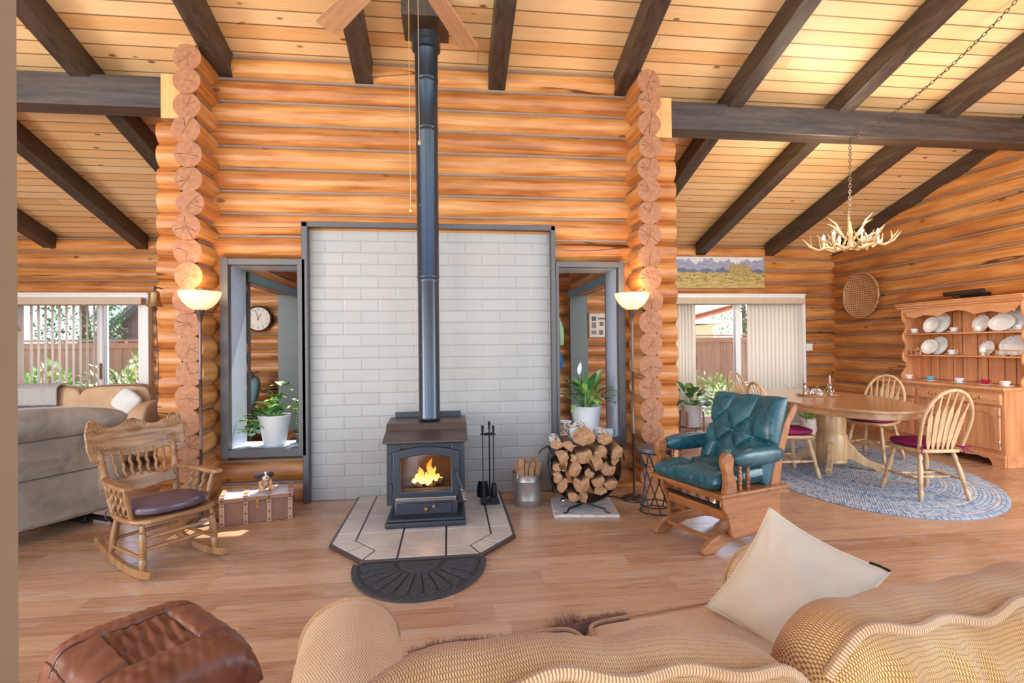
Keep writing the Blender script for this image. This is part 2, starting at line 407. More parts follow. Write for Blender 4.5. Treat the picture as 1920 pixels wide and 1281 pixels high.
# the two log walls that run back from it; their ends stick out in front as pillars
def side_log_wall(name, X, y0, y1, op, face):
    m = MB()
    for k in range(0, 20):
        z = Z0 + PITCH * (k + 1)
        if z > 3.70: break
        if op[2] < z < op[3]: segs = [(y0, op[0]), (op[1], y1)]
        else: segs = [(y0, y1)]
        if z > 3.25: segs = [(y0, 0.42)]
        j = random.uniform(-0.012, 0.012)
        for a, b in segs:
            log(m, (X + j, a + (random.uniform(-.015, .015) if a == y0 else 0), z), (X + j, b, z), 0.105, (a == y0, b > 3 or z > 3.25))
            for sx in (-1, 1):
                chink(m, (X + sx * 0.055, max(a, 0.15), z + PITCH / 2), (X + sx * 0.055, b, z + PITCH / 2))
                if a == y0: chink(m, (X + sx * 0.055, y0 + 0.02, z + PITCH / 2), (X + sx * 0.055, 0.0, z + PITCH / 2), 0.009)
    return struct(m.build(name, [LOG, LOGEND, CHINK]))
side_log_wall('wall_left_inner', -2.02, -0.285, 2.40, (0.62, 2.33, 0.2, 2.06), 1)
side_log_wall('wall_right_inner', 1.745, -0.285, 2.40, (0.66, 2.33, 0.2, 2.06), -1)
m = MB()
for k in range(0, 18):
    z = Z0 + PITCH * (k + 0.5)
    if z > 3.2: break
    log(m, (-2.05, 2.50, z), (1.80, 2.50, z), R0); chink(m, (-2.0, 2.44, z + PITCH / 2), (1.7, 2.44, z + PITCH / 2))
struct(m.build('wall_vestibule', [LOG, LOGEND, CHINK]))
# back wall of the house with two patio doors, outer walls left and right
m = MB()
for k in range(0, 17):
    z = Z0 + PITCH * (k + 0.5)
    if z > 2.87: break
    segs = [(-7.2, 6.42)] if z > 2.04 else [(-7.2, -6.05), (-4.11, 3.05), (5.62, 6.42)]
    for a, b in segs:
        log(m, (a, 3.255, z), (b, 3.255, z), R0); chink(m, (a, 3.19, z + PITCH / 2), (b, 3.19, z + PITCH / 2))
struct(m.build('wall_back', [LOG, LOGEND, CHINK]))
for nm, X, sgn in (('wall_right', 6.305, -1), ('wall_left', -7.1, 1)):
    m = MB()
    for k in range(-1, 22):
        z = Z0 + PITCH * (k + 1) + .02
        if z > 4.6: break
        yb = 3.40; ya = min(-2.2 if sgn < 0 else -3.4, 99)
        yr = (3.80 - z) / 0.295                       # where the roof passes
        yb = min(yb, yr + 0.2)
        if yb < ya + 0.3: break
        log(m, (X, ya, z), (X, yb, z), R0)
        chink(m, (X + sgn * 0.064, ya, z + PITCH / 2), (X + sgn * 0.064, min(yb, yr - 0.2), z + PITCH / 2))
    struct(m.build(nm, [LOG, LOGEND, CHINK]))
# near wall end at the left edge of the view
m = MB(); m.box((-0.588 - 0.22, -4.1, 2.3), (0.44, 0.5, 4.6))
struct(m.build('wall_near', BEIGEW))
# floor, roof
m = MB(); m.box((0, -3.0, -0.05), (15.5, 12.9, 0.1)); struct(m.build('floor', FLOOR))
ROOF = lambda y: 3.83 - 0.295 * y
m = MB()
xs = [-7.6, -1.6, 1.4, 6.7]; ys = [3.6, 2.3, 1.5, -5.4]
for i in range(3):
    for j in range(3):
        if i == 1 and j == 1: continue                 # skylight over the vestibule
        a, b = xs[i], xs[i + 1]; c, d = ys[j], ys[j + 1]
        vs = [(x, y, ROOF(y) + h) for h in (0, 0.12) for x, y in ((a, c), (b, c), (b, d), (a, d))]
        m.add(vs, [(0, 1, 2, 3), (7, 6, 5, 4), (0, 4, 5, 1), (1, 5, 6, 2), (2, 6, 7, 3), (3, 7, 4, 0)])
struct(m.build('ceiling', CEIL, smooth=0))
# rafters
for i in range(-5, 8):
    X = -1.88 + 1.165 * (i + 1)
    if X < -7 or X > 6.4: continue
    m = MB(); w = 0.077
    ya, yb = 3.16, -5.3
    for y0_, y1_ in ((ya, yb),):
        vs = []
        for y in (y0_, y1_):
            for x, h in ((-w, -0.195), (w, -0.195), (w, 0.002), (-w, 0.002)): vs.append((X + x, y, ROOF(y) + h))
        m.add(vs, [(0, 1, 2, 3), (7, 6, 5, 4), (0, 4, 5, 1), (1, 5, 6, 2), (2, 6, 7, 3), (3, 7, 4, 0)])
    struct(m.build('ceiling_beam', BEAM, smooth=0, bevel=0.006))
# cross beams over the two wide openings, on pale blocks against the pillars
for a, b in ((-7.05, -2.405), (2.125, 6.3)):
    m = MB(); m.box(((a + b) / 2, 0.21, 3.50), (b - a, 0.2, 0.27)); struct(m.build('ceiling_beam', BEAMX, bevel=0.008))
for X, w in ((-2.255, .29), (1.985, .27)):
    m = MB(); m.box((X, 0.20, 3.46), (w, 0.24, 0.38)); struct(m.build('trim_1' if X < 0 else 'trim_3', PALEPOST, bevel=0.004))
# ------------------------------------------------------------------ painted brick between the two inner windows
m = MB(); m.box((-0.138, 0.11, 1.178), (2.12, 0.2, 2.356)); struct(m.build('wall_brick', BRICK, bevel=0.004))
m = MB()
m.box((-1.204, -0.02, 1.19), (0.05, 0.09, 2.38)); m.box((0.932, -0.02, 1.19), (0.04, 0.09, 2.38)); m.box((-0.138, -0.02, 2.36), (2.18, 0.09, 0.045))
struct(m.build('trim_2', GREYTRIM, bevel=0.004))
def inner_window(n, x0, x1, xi0, xi1):
    z0, z1, t = 0.405, 2.064, 0.065
    m = MB()
    for c, d in ((((x0 + xi0) / 2, -.03, (z0 + z1) / 2), (xi0 - x0, .07, z1 - z0)), (((x1 + xi1) / 2, -.03, (z0 + z1) / 2), (x1 - xi1, .07, z1 - z0)),
                 (((x0 + x1) / 2, -.03, z1 - .026), (x1 - x0 - .004, .064, .052)), (((x0 + x1) / 2, -.03, z0 + .034), (x1 - x0 - .004, .064, .068))):
        m.box(c, d)
    f = struct(m.build('window_%d' % n, GREYTRIM, bevel=0.003))
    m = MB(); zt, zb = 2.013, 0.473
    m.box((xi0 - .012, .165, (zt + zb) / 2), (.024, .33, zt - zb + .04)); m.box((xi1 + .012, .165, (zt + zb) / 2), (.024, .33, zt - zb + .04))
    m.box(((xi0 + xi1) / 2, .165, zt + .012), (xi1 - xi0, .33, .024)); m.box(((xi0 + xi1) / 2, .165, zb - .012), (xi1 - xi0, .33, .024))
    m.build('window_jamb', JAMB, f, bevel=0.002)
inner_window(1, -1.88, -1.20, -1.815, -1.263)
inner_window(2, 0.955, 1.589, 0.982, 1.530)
# box linings of the openings in the two inner side walls
for n, X, s in ((3, -2.02, 1), (4, 1.745, -1)):
    m = MB(); xi = X + s * 0.115; xo = X - s * 0.125; cx, wx = (xi + xo) / 2, abs(xi - xo)
    m.box((cx, 2.30, 1.1), (wx, .06, 1.9)); m.box((cx, .66, 1.1), (wx, .06, 1.9)); m.box((cx, 1.48, 2.015), (wx, 1.7, .06)); m.box((cx, 1.48, .18), (wx, 1.7, .06))
    f = struct(m.build('window_%d' % n, DKJAMB, bevel=0.003))
    m = MB(); m.box((xi + s * .012, 1.48, 1.995), (.022, 1.72, .085)); m.build('window_trim', plain('teal_trim', srgb(112, 160, 172), .35), f, bevel=0.003)  # one flat teal along the whole header trim
# ------------------------------------------------------------------ patio doors
def m_glass():
    t = NT('clear_pane'); tb = t.n('BsdfTransparent'); gl = t.n('BsdfGlossy'); gl.inputs['Roughness'].default_value = 0.02
    mx = t.n('MixShader'); fr = t.n('Fresnel'); fr.inputs[0].default_value = 1.35
    t.t.links.new(fr.outputs[0], mx.inputs[0]); t.t.links.new(tb.outputs[0], mx.inputs[1]); t.t.links.new(gl.outputs[0], mx.inputs[2])
    t.t.links.new(mx.outputs[0], t.out.inputs[0]); return t.mat
PANE = m_glass()
BLIND = plain('cream_blind_fabric', srgb(236, 222, 206), 0.7, var=0.04)
def m_blind():
    t = NT('cream_blind_vane'); tr_ = t.n('BsdfTranslucent'); df = t.n('BsdfDiffuse'); mx = t.n('MixShader'); mx.inputs[0].default_value = 0.45
    n = t.noise(t.scl(t.obj(), (200, 200, 3)), 1, 2); c = t.ramp(n, [(0.3, srgb(246, 236, 222)), (0.7, srgb(250, 244, 234))])
    t.t.links.new(c, tr_.inputs[0]); t.t.links.new(c, df.inputs[0])
    t.t.links.new(df.outputs[0], mx.inputs[1]); t.t.links.new(tr_.outputs[0], mx.inputs[2]); t.t.links.new(mx.outputs[0], t.out.inputs[0]); return t.mat
VANE = m_blind()
BRONZE = plain('dark_bronze_metal', srgb(70, 58, 50), 0.35, 0.9)
def patio_door(n, x0, x1, xm, handle_x, hmat):
    f0 = 3.12
    m = MB(); zc = 2.09
    m.box(((x0 + x1) / 2, f0 - .01, zc - .035), (x1 - x0, .10, .07)); m.box(((x0 + x1) / 2, f0 - .065, zc - .012), (x1 - x0, .02, .024))
    for x in (x0 + .045, x1 - .045): m.box((x, f0 - .01, zc / 2 - .035), (.09, .10, zc - .07))
    m.box(((x0 + x1) / 2, f0 + .05, .03), (x1 - x0 - .2, .16, .06))
    d = struct(m.build('door_%d' % n, WHITEP, bevel=0.006))
    for nm, a, b, y in (('fixed_panel', x0 + .09, xm + .05, f0 + .10), ('sliding_panel', xm - .05, x1 - .09, f0 + .05)):
        m = MB()
        for c, w_ in ((a + .045, .09), (b - .045, .09)): m.box((c, y, 1.03), (w_, .045, 1.94))
        m.box(((a + b) / 2, y, 1.97), (b - a, .045, .09)); m.box(((a + b) / 2, y, .11), (b - a, .045, .10))
        p = m.build(nm, WHITEP, d, bevel=0.004)
        m = MB(); m.box(((a + b) / 2, y, 1.04), (b - a - .17, .006, 1.78)); m.build('pane', PANE, p)
    m = MB(); m.box((handle_x, f0 + .005, 1.02), (.022, .02, .22)); m.box((handle_x, f0 + .02, 0.94), (.014, .04, .02)); m.box((handle_x, f0 + .02, 1.10), (.014, .04, .02))
    m.build('door_handle', hmat, d, bevel=0.004)
    return d
patio_door(1, -6.05, -4.085, -4.74, -4.73, wood('door_pull_wood', srgb(190, 120, 70), srgb(150, 88, 46)))
patio_door(2, 3.10, 5.65, 4.56, 3.83, BRONZE)
def vane_mb(z1, z0, w=0.088):
    m = MB(); m.grid(lambda u, v: ((u - .5) * w, 0.008 * math.cos((u - .5) * PI), z0 + (z1 - z0) * v), 6, 1); return m
def blinds(label, x0, x1, spots, group):
    r = thing('vertical_blind', label, 'blind', ((x0 + x1) / 2, 2.99, 0))
    m = MB(); m.box((0, -.02, 1.965), (x1 - x0, .10, .095)); m.build('valance', BEIGEV, r, bevel=0.008)
    base = vane_mb(1.92, .05).build('vane', VANE, r, solid=0.002)
    for i, (x, a) in enumerate(spots):
        o = base if i == 0 else base.copy()
        if i: COL.objects.link(o); o.parent = r
        o.location = (x - (x0 + x1) / 2, 0.02, 0); o.rotation_euler = (0, 0, math.radians(a))
blinds('open vertical blind with spaced vanes over the patio door behind the tan sofa', -6.0, -4.10,
       [(-5.96 + .03 * i, 80) for i in range(12)] + [(-5.50 + .085 * i, 108) for i in range(10)], None)
blinds('cream vertical blind gathered at both sides of the dining room patio door', 3.10, 5.55,
       [(3.12 + .052 * i, 24) for i in range(13)] + [(4.66 + .066 * i, 8) for i in range(14)], None)
# ------------------------------------------------------------------ the stove and its hearth
def ring(mb, outer, inner, h, M=None, mi=0):
    n = len(outer)
    vs = [(x, y, z) for z in (0, h) for loop in (outer, inner) for x, y in loop]; fs = []
    for i in range(n):
        j = (i + 1) % n
        fs += [(n + i, n + j, j, i), (2 * n + i, 2 * n + j, 3 * n + j, 3 * n + i), (i, j, 2 * n + j, 2 * n + i), (3 * n + i, 3 * n + j, n + j, n + i)]
    return mb.add(vs, fs, mi, None, M)
XZ = Matrix(((1, 0, 0, 0), (0, 0, -1, 0), (0, 1, 0, 0), (0, 0, 0, 1)))      # draws (x, y) as (x, z), extrudes towards -y
IRON = plain('matt_black_iron', srgb(58, 60, 66), 0.42, 0.3, bump=0.06, bscale=300)
IRON2 = plain('brown_black_stove_top', srgb(82, 70, 64), 0.4, 0.35, bump=0.05, bscale=200)
BLACKM = plain('black_wrought_iron', srgb(38, 37, 38), 0.4, 0.5)
PIPE = plain('satin_black_stove_pipe', srgb(62, 68, 78), 0.3, 0.6, var=0.05)
STEEL = plain('brushed_steel', srgb(168, 160, 152), 0.3, 0.9, var=0.1)
BRASS = plain('brass_metal', srgb(206, 160, 84), 0.28, 0.95)
GALV = plain('galvanised_metal', srgb(188, 180, 170), 0.38, 0.8, var=0.14, scale=9)
FIREBRICK = plain('sooty_firebrick', srgb(150, 118, 88), 0.9, var=0.25, scale=9)
SOOTLOG = plain('charred_firewood', srgb(70, 48, 34), 0.9, var=0.4, scale=20)
FLAME = NT('yellow_flame'); _z = FLAME.sep(FLAME.obj())[2]
_c = FLAME.ramp(FLAME.m('MULTIPLY', _z, 5.5), [(0.0, (1, 0.75, 0.35, 1)), (0.4, (1, 0.45, 0.08, 1)), (1.0, (0.9, 0.16, 0.01, 1))])
FLAME = FLAME.fin((0, 0, 0, 1), 1, 0, 0, Emission_Color=_c, Emission_Strength=3.0)
def m_stoveglass():
    t = NT('stove_door_glass'); tb = t.n('BsdfTransparent'); tb.inputs[0].default_value = (0.86, 0.83, 0.8, 1); gl = t.n('BsdfGlossy'); gl.inputs['Roughness'].default_value = 0.06
    mx = t.n('MixShader'); mx.inputs[0].default_value = 0.07
    t.t.links.new(tb.outputs[0], mx.inputs[1]); t.t.links.new(gl.outputs[0], mx.inputs[2]); t.t.links.new(mx.outputs[0], t.out.inputs[0]); return t.mat
HZ = 0.036
st = thing('wood_stove', 'black wood burning stove with fire behind its arched glass door', 'stove', (-0.175, -0.5, HZ))
m = MB()
m.prism([(-.285, -.39), (.285, -.39), (.285, .26), (-.285, .26)], .035); m.prism([(-.275, -.37), (.275, -.37), (.275, .25), (-.275, .25)], .02, None, 0, .033)
m.build('base_plate', IRON, st, bevel=.012, seg=3)
m = MB(); m.box((0, -.04, .105), (.46, .5, .12)); m.build('pedestal', IRON, st, bevel=.02, seg=3)
m = MB(); m.box((0, -.295, .105), (.36, .012, .075)); dr = m.build('ash_drawer', IRON, st, bevel=.004)
for x, y_, mt in ((0.0, .118, BRASS), (.055, .135, STEEL)):
    m = MB(); m.lathe([(.004, 0), (.004, .012), (.012, .016), (.014, .024), (.009, .03), (0, .031)], M=tr(x, -.3, y_ - .012) @ rot('X', 90), seg=14); m.build('drawer_knob', mt, dr)
m = MB()   # firebox: five plates, open towards the door
for c, d in (((-.278, 0, .345), (.014, .5, .45)), ((.278, 0, .345), (.014, .5, .45)), ((0, .243, .345), (.57, .014, .45)), ((0, 0, .135), (.57, .5, .03)), ((0, 0, .565), (.57, .5, .014))): m.box(c, d)
for c, d in (((-.235, -.245, .345), (.10, .012, .45)), ((.235, -.245, .345), (.10, .012, .45)), ((0, -.245, .155), (.37, .012, .07)), ((0, -.245, .55), (.37, .012, .04))): m.box(c, d)
m.build('firebox', IRON, st, bevel=.008)
m = MB()
for c, d in (((0, .215, .34), (.5, .03, .36)), ((-.24, 0, .34), (.03, .44, .36)), ((.24, 0, .34), (.03, .44, .36)), ((0, -.02, .165), (.5, .42, .03)), ((0, -.215, .20), (.44, .03, .06))): m.box(c, d)
m.build('firebrick_lining', FIREBRICK, st, bevel=.004)
m = MB()   # stepped top plate
prof = [(-.335, .585), (-.325, .603), (-.10, .645), (-.06, .69), (.255, .70), (.255, .675), (-.045, .665), (-.08, .625), (-.3, .58)]
m.prism([(-y, z) for y, z in prof], .61, tr(-.305, 0, 0) @ Matrix(((0, 0, 1, 0), (-1, 0, 0, 0), (0, 1, 0, 0), (0, 0, 0, 1))))
m.build('stove_top', IRON2, st, bevel=.006)
m = MB(); m.box((0, .25, .69), (.54, .012, .10)); m.build('rear_shield', IRON, st, bevel=.004)
def arch(w, h0, h1, n=14):
    """closed outline: flat bottom, arched top"""
    pts = [(-w / 2, 0), (w / 2, 0)]
    for i in range(n + 1):
        t = 1 - 2 * i / n; pts.append((w / 2 * t, h0 + (h1 - h0) * (1 - t * t)))
    return pts
m = MB()
out = arch(.48, .345, .385); inn = [(x, y + .06) for x, y in arch(.364, .235, .262)]
ring(m, out, inn, .028, tr(0, -.25, .163) @ XZ); dd = m.build('door', IRON, st, bevel=.009, seg=3)
m = MB(); m.prism([(x, y + .06) for x, y in arch(.366, .236, .263)], .004, tr(0, -.256, .163) @ XZ); m.build('door_glass', m_stoveglass(), dd)
for z in (.25, .47): m = MB(); m.lathe([(.013, -.03), (.013, .03)], (-.252, -.268, z), 12); m.box((-.238, -.26, z), (.03, .02, .05)); m.build('hinge', IRON, dd, bevel=.003)
m = MB(); m.tube([(.205, -.285, .37), (.222, -.31, .36), (.262, -.33, .235)], .0075, 10); hd = m.build('door_handle', IRON, dd)
m = MB(); a, b = Vector((.262, -.33, .245)), Vector((.283, -.335, .165)); ax = (b - a).normalized(); e1 = ax.orthogonal().normalized(); e2 = ax.cross(e1)
m.tube([a.lerp(b, i / 84) + (e1 * math.cos(i * .55) + e2 * math.sin(i * .55)) * (.012 + .003 * math.sin(PI * i / 84)) for i in range(85)], .0032, 6); m.build('coil_grip', STEEL, hd)
m = MB(); m.prism([(-.225, 0), (.225, 0), (.215, -.075), (-.215, -.075)], .012, tr(0, -.245, .172)); m.box((0, -.322, .178), (.43, .008, .03)); m.build('ash_lip', STEEL, st, bevel=.004)
random.seed(8)
for i, (x, a) in enumerate(((-.08, 12), (.06, -9), (-.01, 70))):
    o = thing('firewood_in_stove', ('charred log burning on the left in the stove', 'charred log burning on the right in the stove', 'charred log lying across the two others in the stove')[i], 'firewood', (-.175 + x, -.52, HZ + .205 + (.03 if i == 2 else 0)), a + 90)
    m = MB(); m.tube([(-.14, 0, 0), (-.05, 0, .004), (.05, 0, -.002), (.14, 0, 0)], [.026, .029, .028, .024], 9); m.build('log', SOOTLOG, o)
fl = thing('fire', 'yellow and orange flames burning in the stove', 'fire', (-.175, -.55, HZ + .225))
for i, (x, y, h, w) in enumerate(((-.095, 0, .05, .02), (-.07, .02, .12, .022), (-.05, -.02, .16, .024), (-.02, .01, .07, .026), (.0, .02, .10, .024), (.025, -.01, .235, .03), (.05, .01, .15, .028), (.075, -.01, .09, .024), (.1, .01, .05, .02), (.012, -.03, .06, .03), (-.06, .03, .06, .03), (.06, .03, .06, .028))):
    m = MB(); n = 8
    m.tube([(x + .012 * math.sin(k * 1.1 + i), y, h * .82 * k / n) for k in range(n + 1)], [max(.001, .8 * w * (math.sin(PI * min(1, .18 + .82 * k / n)) ** .8)) for k in range(n + 1)], 8, flat=1.0)
    m.build('flame', FLAME, fl)
lamp('fire_glow', 'POINT', 1.6, (-.175, -.6, .36), (0, 0, 0), (1, .5, .15), .05)
# pipe
pp = thing('stove_pipe', 'tall black stove pipe rising from the stove to the ceiling', 'stove pipe', (-.157, -.45, 0))
z0, z1 = HZ + .702, 3.98
for nm, a, b, r in (('pipe_section', z0, 1.85, .0835), ('pipe_section', 1.85, 3.03, .086), ('pipe_section', 3.03, 3.42, .088), ('pipe_section', 3.42, 3.70, .091)):
    m = MB(); m.lathe([(r - .002, a), (r + .002, a + .006), (r + .002, a + .02), (r, a + .026), (r, b - .03), (r + .0025, b - .024), (r + .0025, b - .01), (r, b)], seg=40); m.build(nm, PIPE, pp)
m = MB(); m.lathe([(.092, 3.66), (.112, 3.67), (.112, 3.72), (.106, 3.725), (.112, 3.73), (.112, 3.78)], seg=40); m.build('collar', PIPE, pp)
m = MB(); m.box((0, 0, 4.02), (.36, .36, .36)); m.build('ceiling_support_box', BEAM, pp, bevel=.004)
m = MB()
for z in (1.25, 1.9, 2.42): m.lathe([(.004, 0), (.003, .004), (0, .005)], M=tr(-.055, -.066, z) @ rot('Z', -40) @ rot('X', 90), seg=8)
m.build('screw', BRASS, pp)
# hearth
he = thing('hearth_pad', 'grey tiled hearth pad with cut corners under the black stove', 'hearth', (0, 0, 0))
oct_ = [(-.79, -.004), (-.79, -1.10), (-.535, -1.405), (.185, -1.405), (.44, -1.10), (.44, -.004)]
m = MB(); m.prism(oct_, .026); m.build('edge_trim', plain('black_brown_hearth_edge', srgb(62, 50, 46), 0.35), he, bevel=.006)
def clip(poly, a, b, c):      # keep a*x + b*y <= c
    out = []
    for i, p in enumerate(poly):
        q = poly[(i + 1) % len(poly)]; dp, dq = a * p[0] + b * p[1] - c, a * q[0] + b * q[1] - c
        if dp <= 0: out.append(p)
        if dp * dq < 0: t = dp / (dp - dq); out.append((p[0] + (q[0] - p[0]) * t, p[1] + (q[1] - p[1]) * t))
    return out
def inset(poly, d):
    cx, cy = sum(p[0] for p in poly) / len(poly), sum(p[1] for p in poly) / len(poly); out = list(poly)
    area = sum(poly[i][0] * poly[(i + 1) % len(poly)][1] - poly[(i + 1) % len(poly)][0] * poly[i][1] for i in range(len(poly)))
    P = poly if area > 0 else poly[::-1]; res = list(P)
    for i in range(len(P)):
        (x0, y0), (x1, y1) = P[i], P[(i + 1) % len(P)]; l = math.hypot(x1 - x0, y1 - y0)
        if l < 1e-6: continue
        nx, ny = (y1 - y0) / l, -(x1 - x0) / l
        res = clip(res, nx, ny, nx * x0 + ny * y0 - d)
    return res
cols = [-.625, -.325, -.03, .275]; rows = [-.015, -.20, -.565, -.93, -1.25]
polys = []
inn = [(-.625, -1.065), (-.475, -1.25), (.125, -1.25), (.275, -1.065)]
for i in range(3):
    for j in range(4):
        p = [(cols[i], rows[j]), (cols[i], rows[j + 1]), (cols[i + 1], rows[j + 1]), (cols[i + 1], rows[j])]
        for (x0, y0), (x1, y1) in ((inn[0], inn[1]), (inn[2], inn[3])):
            nx, ny = (y1 - y0), -(x1 - x0); p = clip(p, nx, ny, nx * x0 + ny * y0)
        if len(p) > 2: polys.append(p)
O2 = [(-.775, -1.095), (-.53, -1.39), (.18, -1.39), (.425, -1.095)]
for xa, xb in ((-.775, -.625), (.275, .425)):
    for j in range(3): polys.append([(xa, rows[j]), (xa, rows[j + 1]), (xb, rows[j + 1]), (xb, rows[j])])
polys += [[(-.775, -.93), O2[0], inn[0], (-.625, -.93)], [(.425, -.93), O2[3], inn[3], (.275, -.93)]]
mid = lambda p, q: ((p[0] + q[0]) / 2, (p[1] + q[1]) / 2)
polys += [[O2[0], mid(O2[0], O2[1]), mid(inn[0], inn[1]), inn[0]], [mid(O2[0], O2[1]), O2[1], inn[1], mid(inn[0], inn[1])],
          [O2[3], mid(O2[3], O2[2]), mid(inn[3], inn[2]), inn[3]], [mid(O2[3], O2[2]), O2[2], inn[2], mid(inn[3], inn[2])]]
for xa, xb, ua, ub in ((-.53, -.325, -.475, -.325), (-.325, -.03, -.325, -.03), (-.03, .18, -.03, .125)): polys.append([(xa, -1.39), (xb, -1.39), (ub, -1.25), (ua, -1.25)])
TILE = NT('grey_stone_tile'); n_ = TILE.noise(TILE.obj(), 3.5, 5, 0.65); n2_ = TILE.noise(TILE.obj(), 40, 2)
TILE.bump(n2_, 0.1, 0.002)
TILE = TILE.fin(TILE.ramp(TILE.m('ADD', TILE.m('MULTIPLY', n_, 0.8), TILE.m('MULTIPLY', n2_, 0.2)), [(0.3, srgb(168, 156, 144)), (0.7, srgb(204, 192, 178))]), 0.33)
m = MB()
for p in polys:
    q = inset(p, .0065)
    if len(q) > 2: m.prism(q, .007, None, 0, .024)
m.build('tile_surface', TILE, he, bevel=.001, seg=1)
# half round mat
m = MB(); n = 40
half = lambda a, b, y=0: [(a * math.cos(PI + PI * k / n), y + b * math.sin(PI + PI * k / n)) for k in range(n + 1)]
m.prism(half(.40, .50), .006); ring(m, half(.40, .50) + [(.0, .0)], half(.365, .462, -.008) + [(.0, -.008)], .012)
for i in range(13):
    a0, a1 = PI + PI * (i + .09) / 13, PI + PI * (i + .91) / 13; am = (a0 + a1) / 2; w0, w1 = .15, .325
    p = [(w0 * math.cos(a0), w0 * 1.22 * math.sin(a0)), (w1 * math.cos(a0), w1 * 1.25 * math.sin(a0)), (w1 * 1.06 * math.cos((a0 + am) / 2), w1 * 1.325 * math.sin((a0 + am) / 2)), (w1 * 1.08 * math.cos(am), w1 * 1.345 * math.sin(am)), (w1 * 1.06 * math.cos((a1 + am) / 2), w1 * 1.325 * math.sin((a1 + am) / 2)), (w1 * math.cos(a1), w1 * 1.25 * math.sin(a1)), (w0 * math.cos(a1), w0 * 1.22 * math.sin(a1))]
    m.prism(p, .013)
m.prism(half(.125, .15), .013); 
MAT = NT('charcoal_carpet_mat'); MAT.bump(MAT.noise(MAT.obj(), 260, 2), 0.8, 0.004); MAT = MAT.fin(MAT.ramp(MAT.noise(MAT.obj(), 190, 2), [(0.3, srgb(44, 44, 46)), (0.7, srgb(92, 92, 94))]), 0.95, 0, 0.1)
o = m.build('doormat', MAT, None, bevel=.003, seg=1, loc=(-.185, -1.412, 0)); tag(o, 'charcoal half round mat with petal pattern in front of the hearth', 'mat')
# fireplace tools
o = thing('tool_stand', 'black square footed stand for the fireplace tools on the hearth', 'tool stand', (.322, -.355, HZ))
m = MB(); m.box((0, 0, .008), (.15, .15, .016)); m.build('base', BLACKM, o, bevel=.003)
m = MB(); m.turn((0, 0, .014), (0, 0, .66), ((0, .009), (.03, .006), (.9, .006), (.905, .011), (.92, .008), (.95, .010), (.98, .012), (1, .004))); m.build('pole', BLACKM, o)
m = MB(); m.tube([(.05 * math.cos(a), .05 * math.sin(a), .555) for a in [k * PI / 10 for k in range(20)]], .004, 6, closed=True); m.box((0, 0, .555), (.1, .006, .006)); m.build('hook_ring', BLACKM, o)
def tool(name, label, x, y, head):
    o = thing(name, label, 'fireplace tool', (.322 + x, -.355 + y, HZ))
    m = MB(); m.turn((0, 0, .12), (0, 0, .63), ((0, .004), (.84, .004), (.845, .016), (.87, .016), (.875, .006), (.9, .009), (.96, .010), (.97, .013), (.985, .012), (1, .003))); m.build('handle', BLACKM, o)
    m = MB(); head(m); m.build('head', BLACKM, o, bevel=.002); return o
def shovel(m): m.grid(lambda u, v: ((u - .5) * .10 * (1 - .35 * v ** 3), -.012 + .02 * abs(u - .5) ** 2 * 8 + .0 * v, .0 + .04 + .13 * v), 8, 8); m.grid(lambda u, v: ((u - .5) * .10 * (1 - .35 * v ** 3), -.008 + .02 * abs(u - .5) ** 2 * 8, .04 + .13 * v), 8, 8, flip=True)
def brush(m): m.lathe([(.012, .16), (.02, .15), (.02, .13), (.022, .125), (.028, .05), (.024, .04)], seg=14)
tool('hearth_shovel', 'black shovel hanging on the left of the fireplace tool stand', -.055, -.005, shovel)
tool('hearth_brush', 'black brush hanging on the right of the fireplace tool stand', .032, -.02, brush)
# bucket of kindling
bk = thing('bucket', 'galvanised metal bucket of kindling beside the hearth', 'bucket', (.638, -.35, 0))
m = MB(); m.lathe([(0, .004), (.104, .004), (.105, 0), (.108, .004), (.112, .05), (.1135, .055), (.112, .06), (.128, .205), (.1305, .21), (.129, .215), (.134, .258), (.138, .262), (.134, .266), (.130, .258), (.106, .012), (0, .012)], seg=40); m.build('pail', GALV, bk)
m = MB(); m.tube([(.134 * math.cos(a), -.02, .235 + .115 * math.sin(a)) for a in [PI * k / 16 for k in range(17)]], .0035, 6); bb = m.build('bail_handle', GALV, bk); bb.rotation_euler = (0, 0, math.radians(35))
STICK = wood('split_kindling', srgb(214, 164, 116), srgb(170, 116, 72), 'z', 1.4, 0.7)
sk = [(-.07, .03, 8, 0), (-.05, -.04, 6, 20), (-.035, .05, 4, 40), (-.02, -.02, -3, 10), (0, .04, 2, 60), (.015, -.05, -4, 30), (.03, .0, -7, 15), (.045, .05, -6, 70), (.06, -.03, -10, 45), (.072, .02, -12, 5)]
wd = ('second', 'third', 'fourth', 'fifth', 'sixth', 'seventh', 'eighth', 'ninth')
for i, (x, y, tl, rz_) in enumerate(sk):
    h = .33 + .04 * math.sin(i * 2.1); w = .036 + .006 * math.sin(i * 1.7)
    m = MB(); m.prism([(-w / 2, -w / 2), (w / 2, -w * .4), (w * .45, w / 2), (-w * .3, w * .45)], h); 
    pos = ('first kindling stick from the left in the metal bucket', 'last kindling stick on the right in the metal bucket') 
    lab = pos[0] if i == 0 else pos[1] if i == 9 else wd[i - 1] + ' kindling stick from the left in the metal bucket'
    o = m.build('kindling_stick', STICK, None, smooth=0, bevel=.001, seg=1, loc=(.638 + x * .95, -.35 + y * .8, .014)); o.rotation_euler = (0, math.radians(tl * -.4), math.radians(rz_ * .3)); tag(o, lab, 'kindling', 'kindling sticks in the bucket')
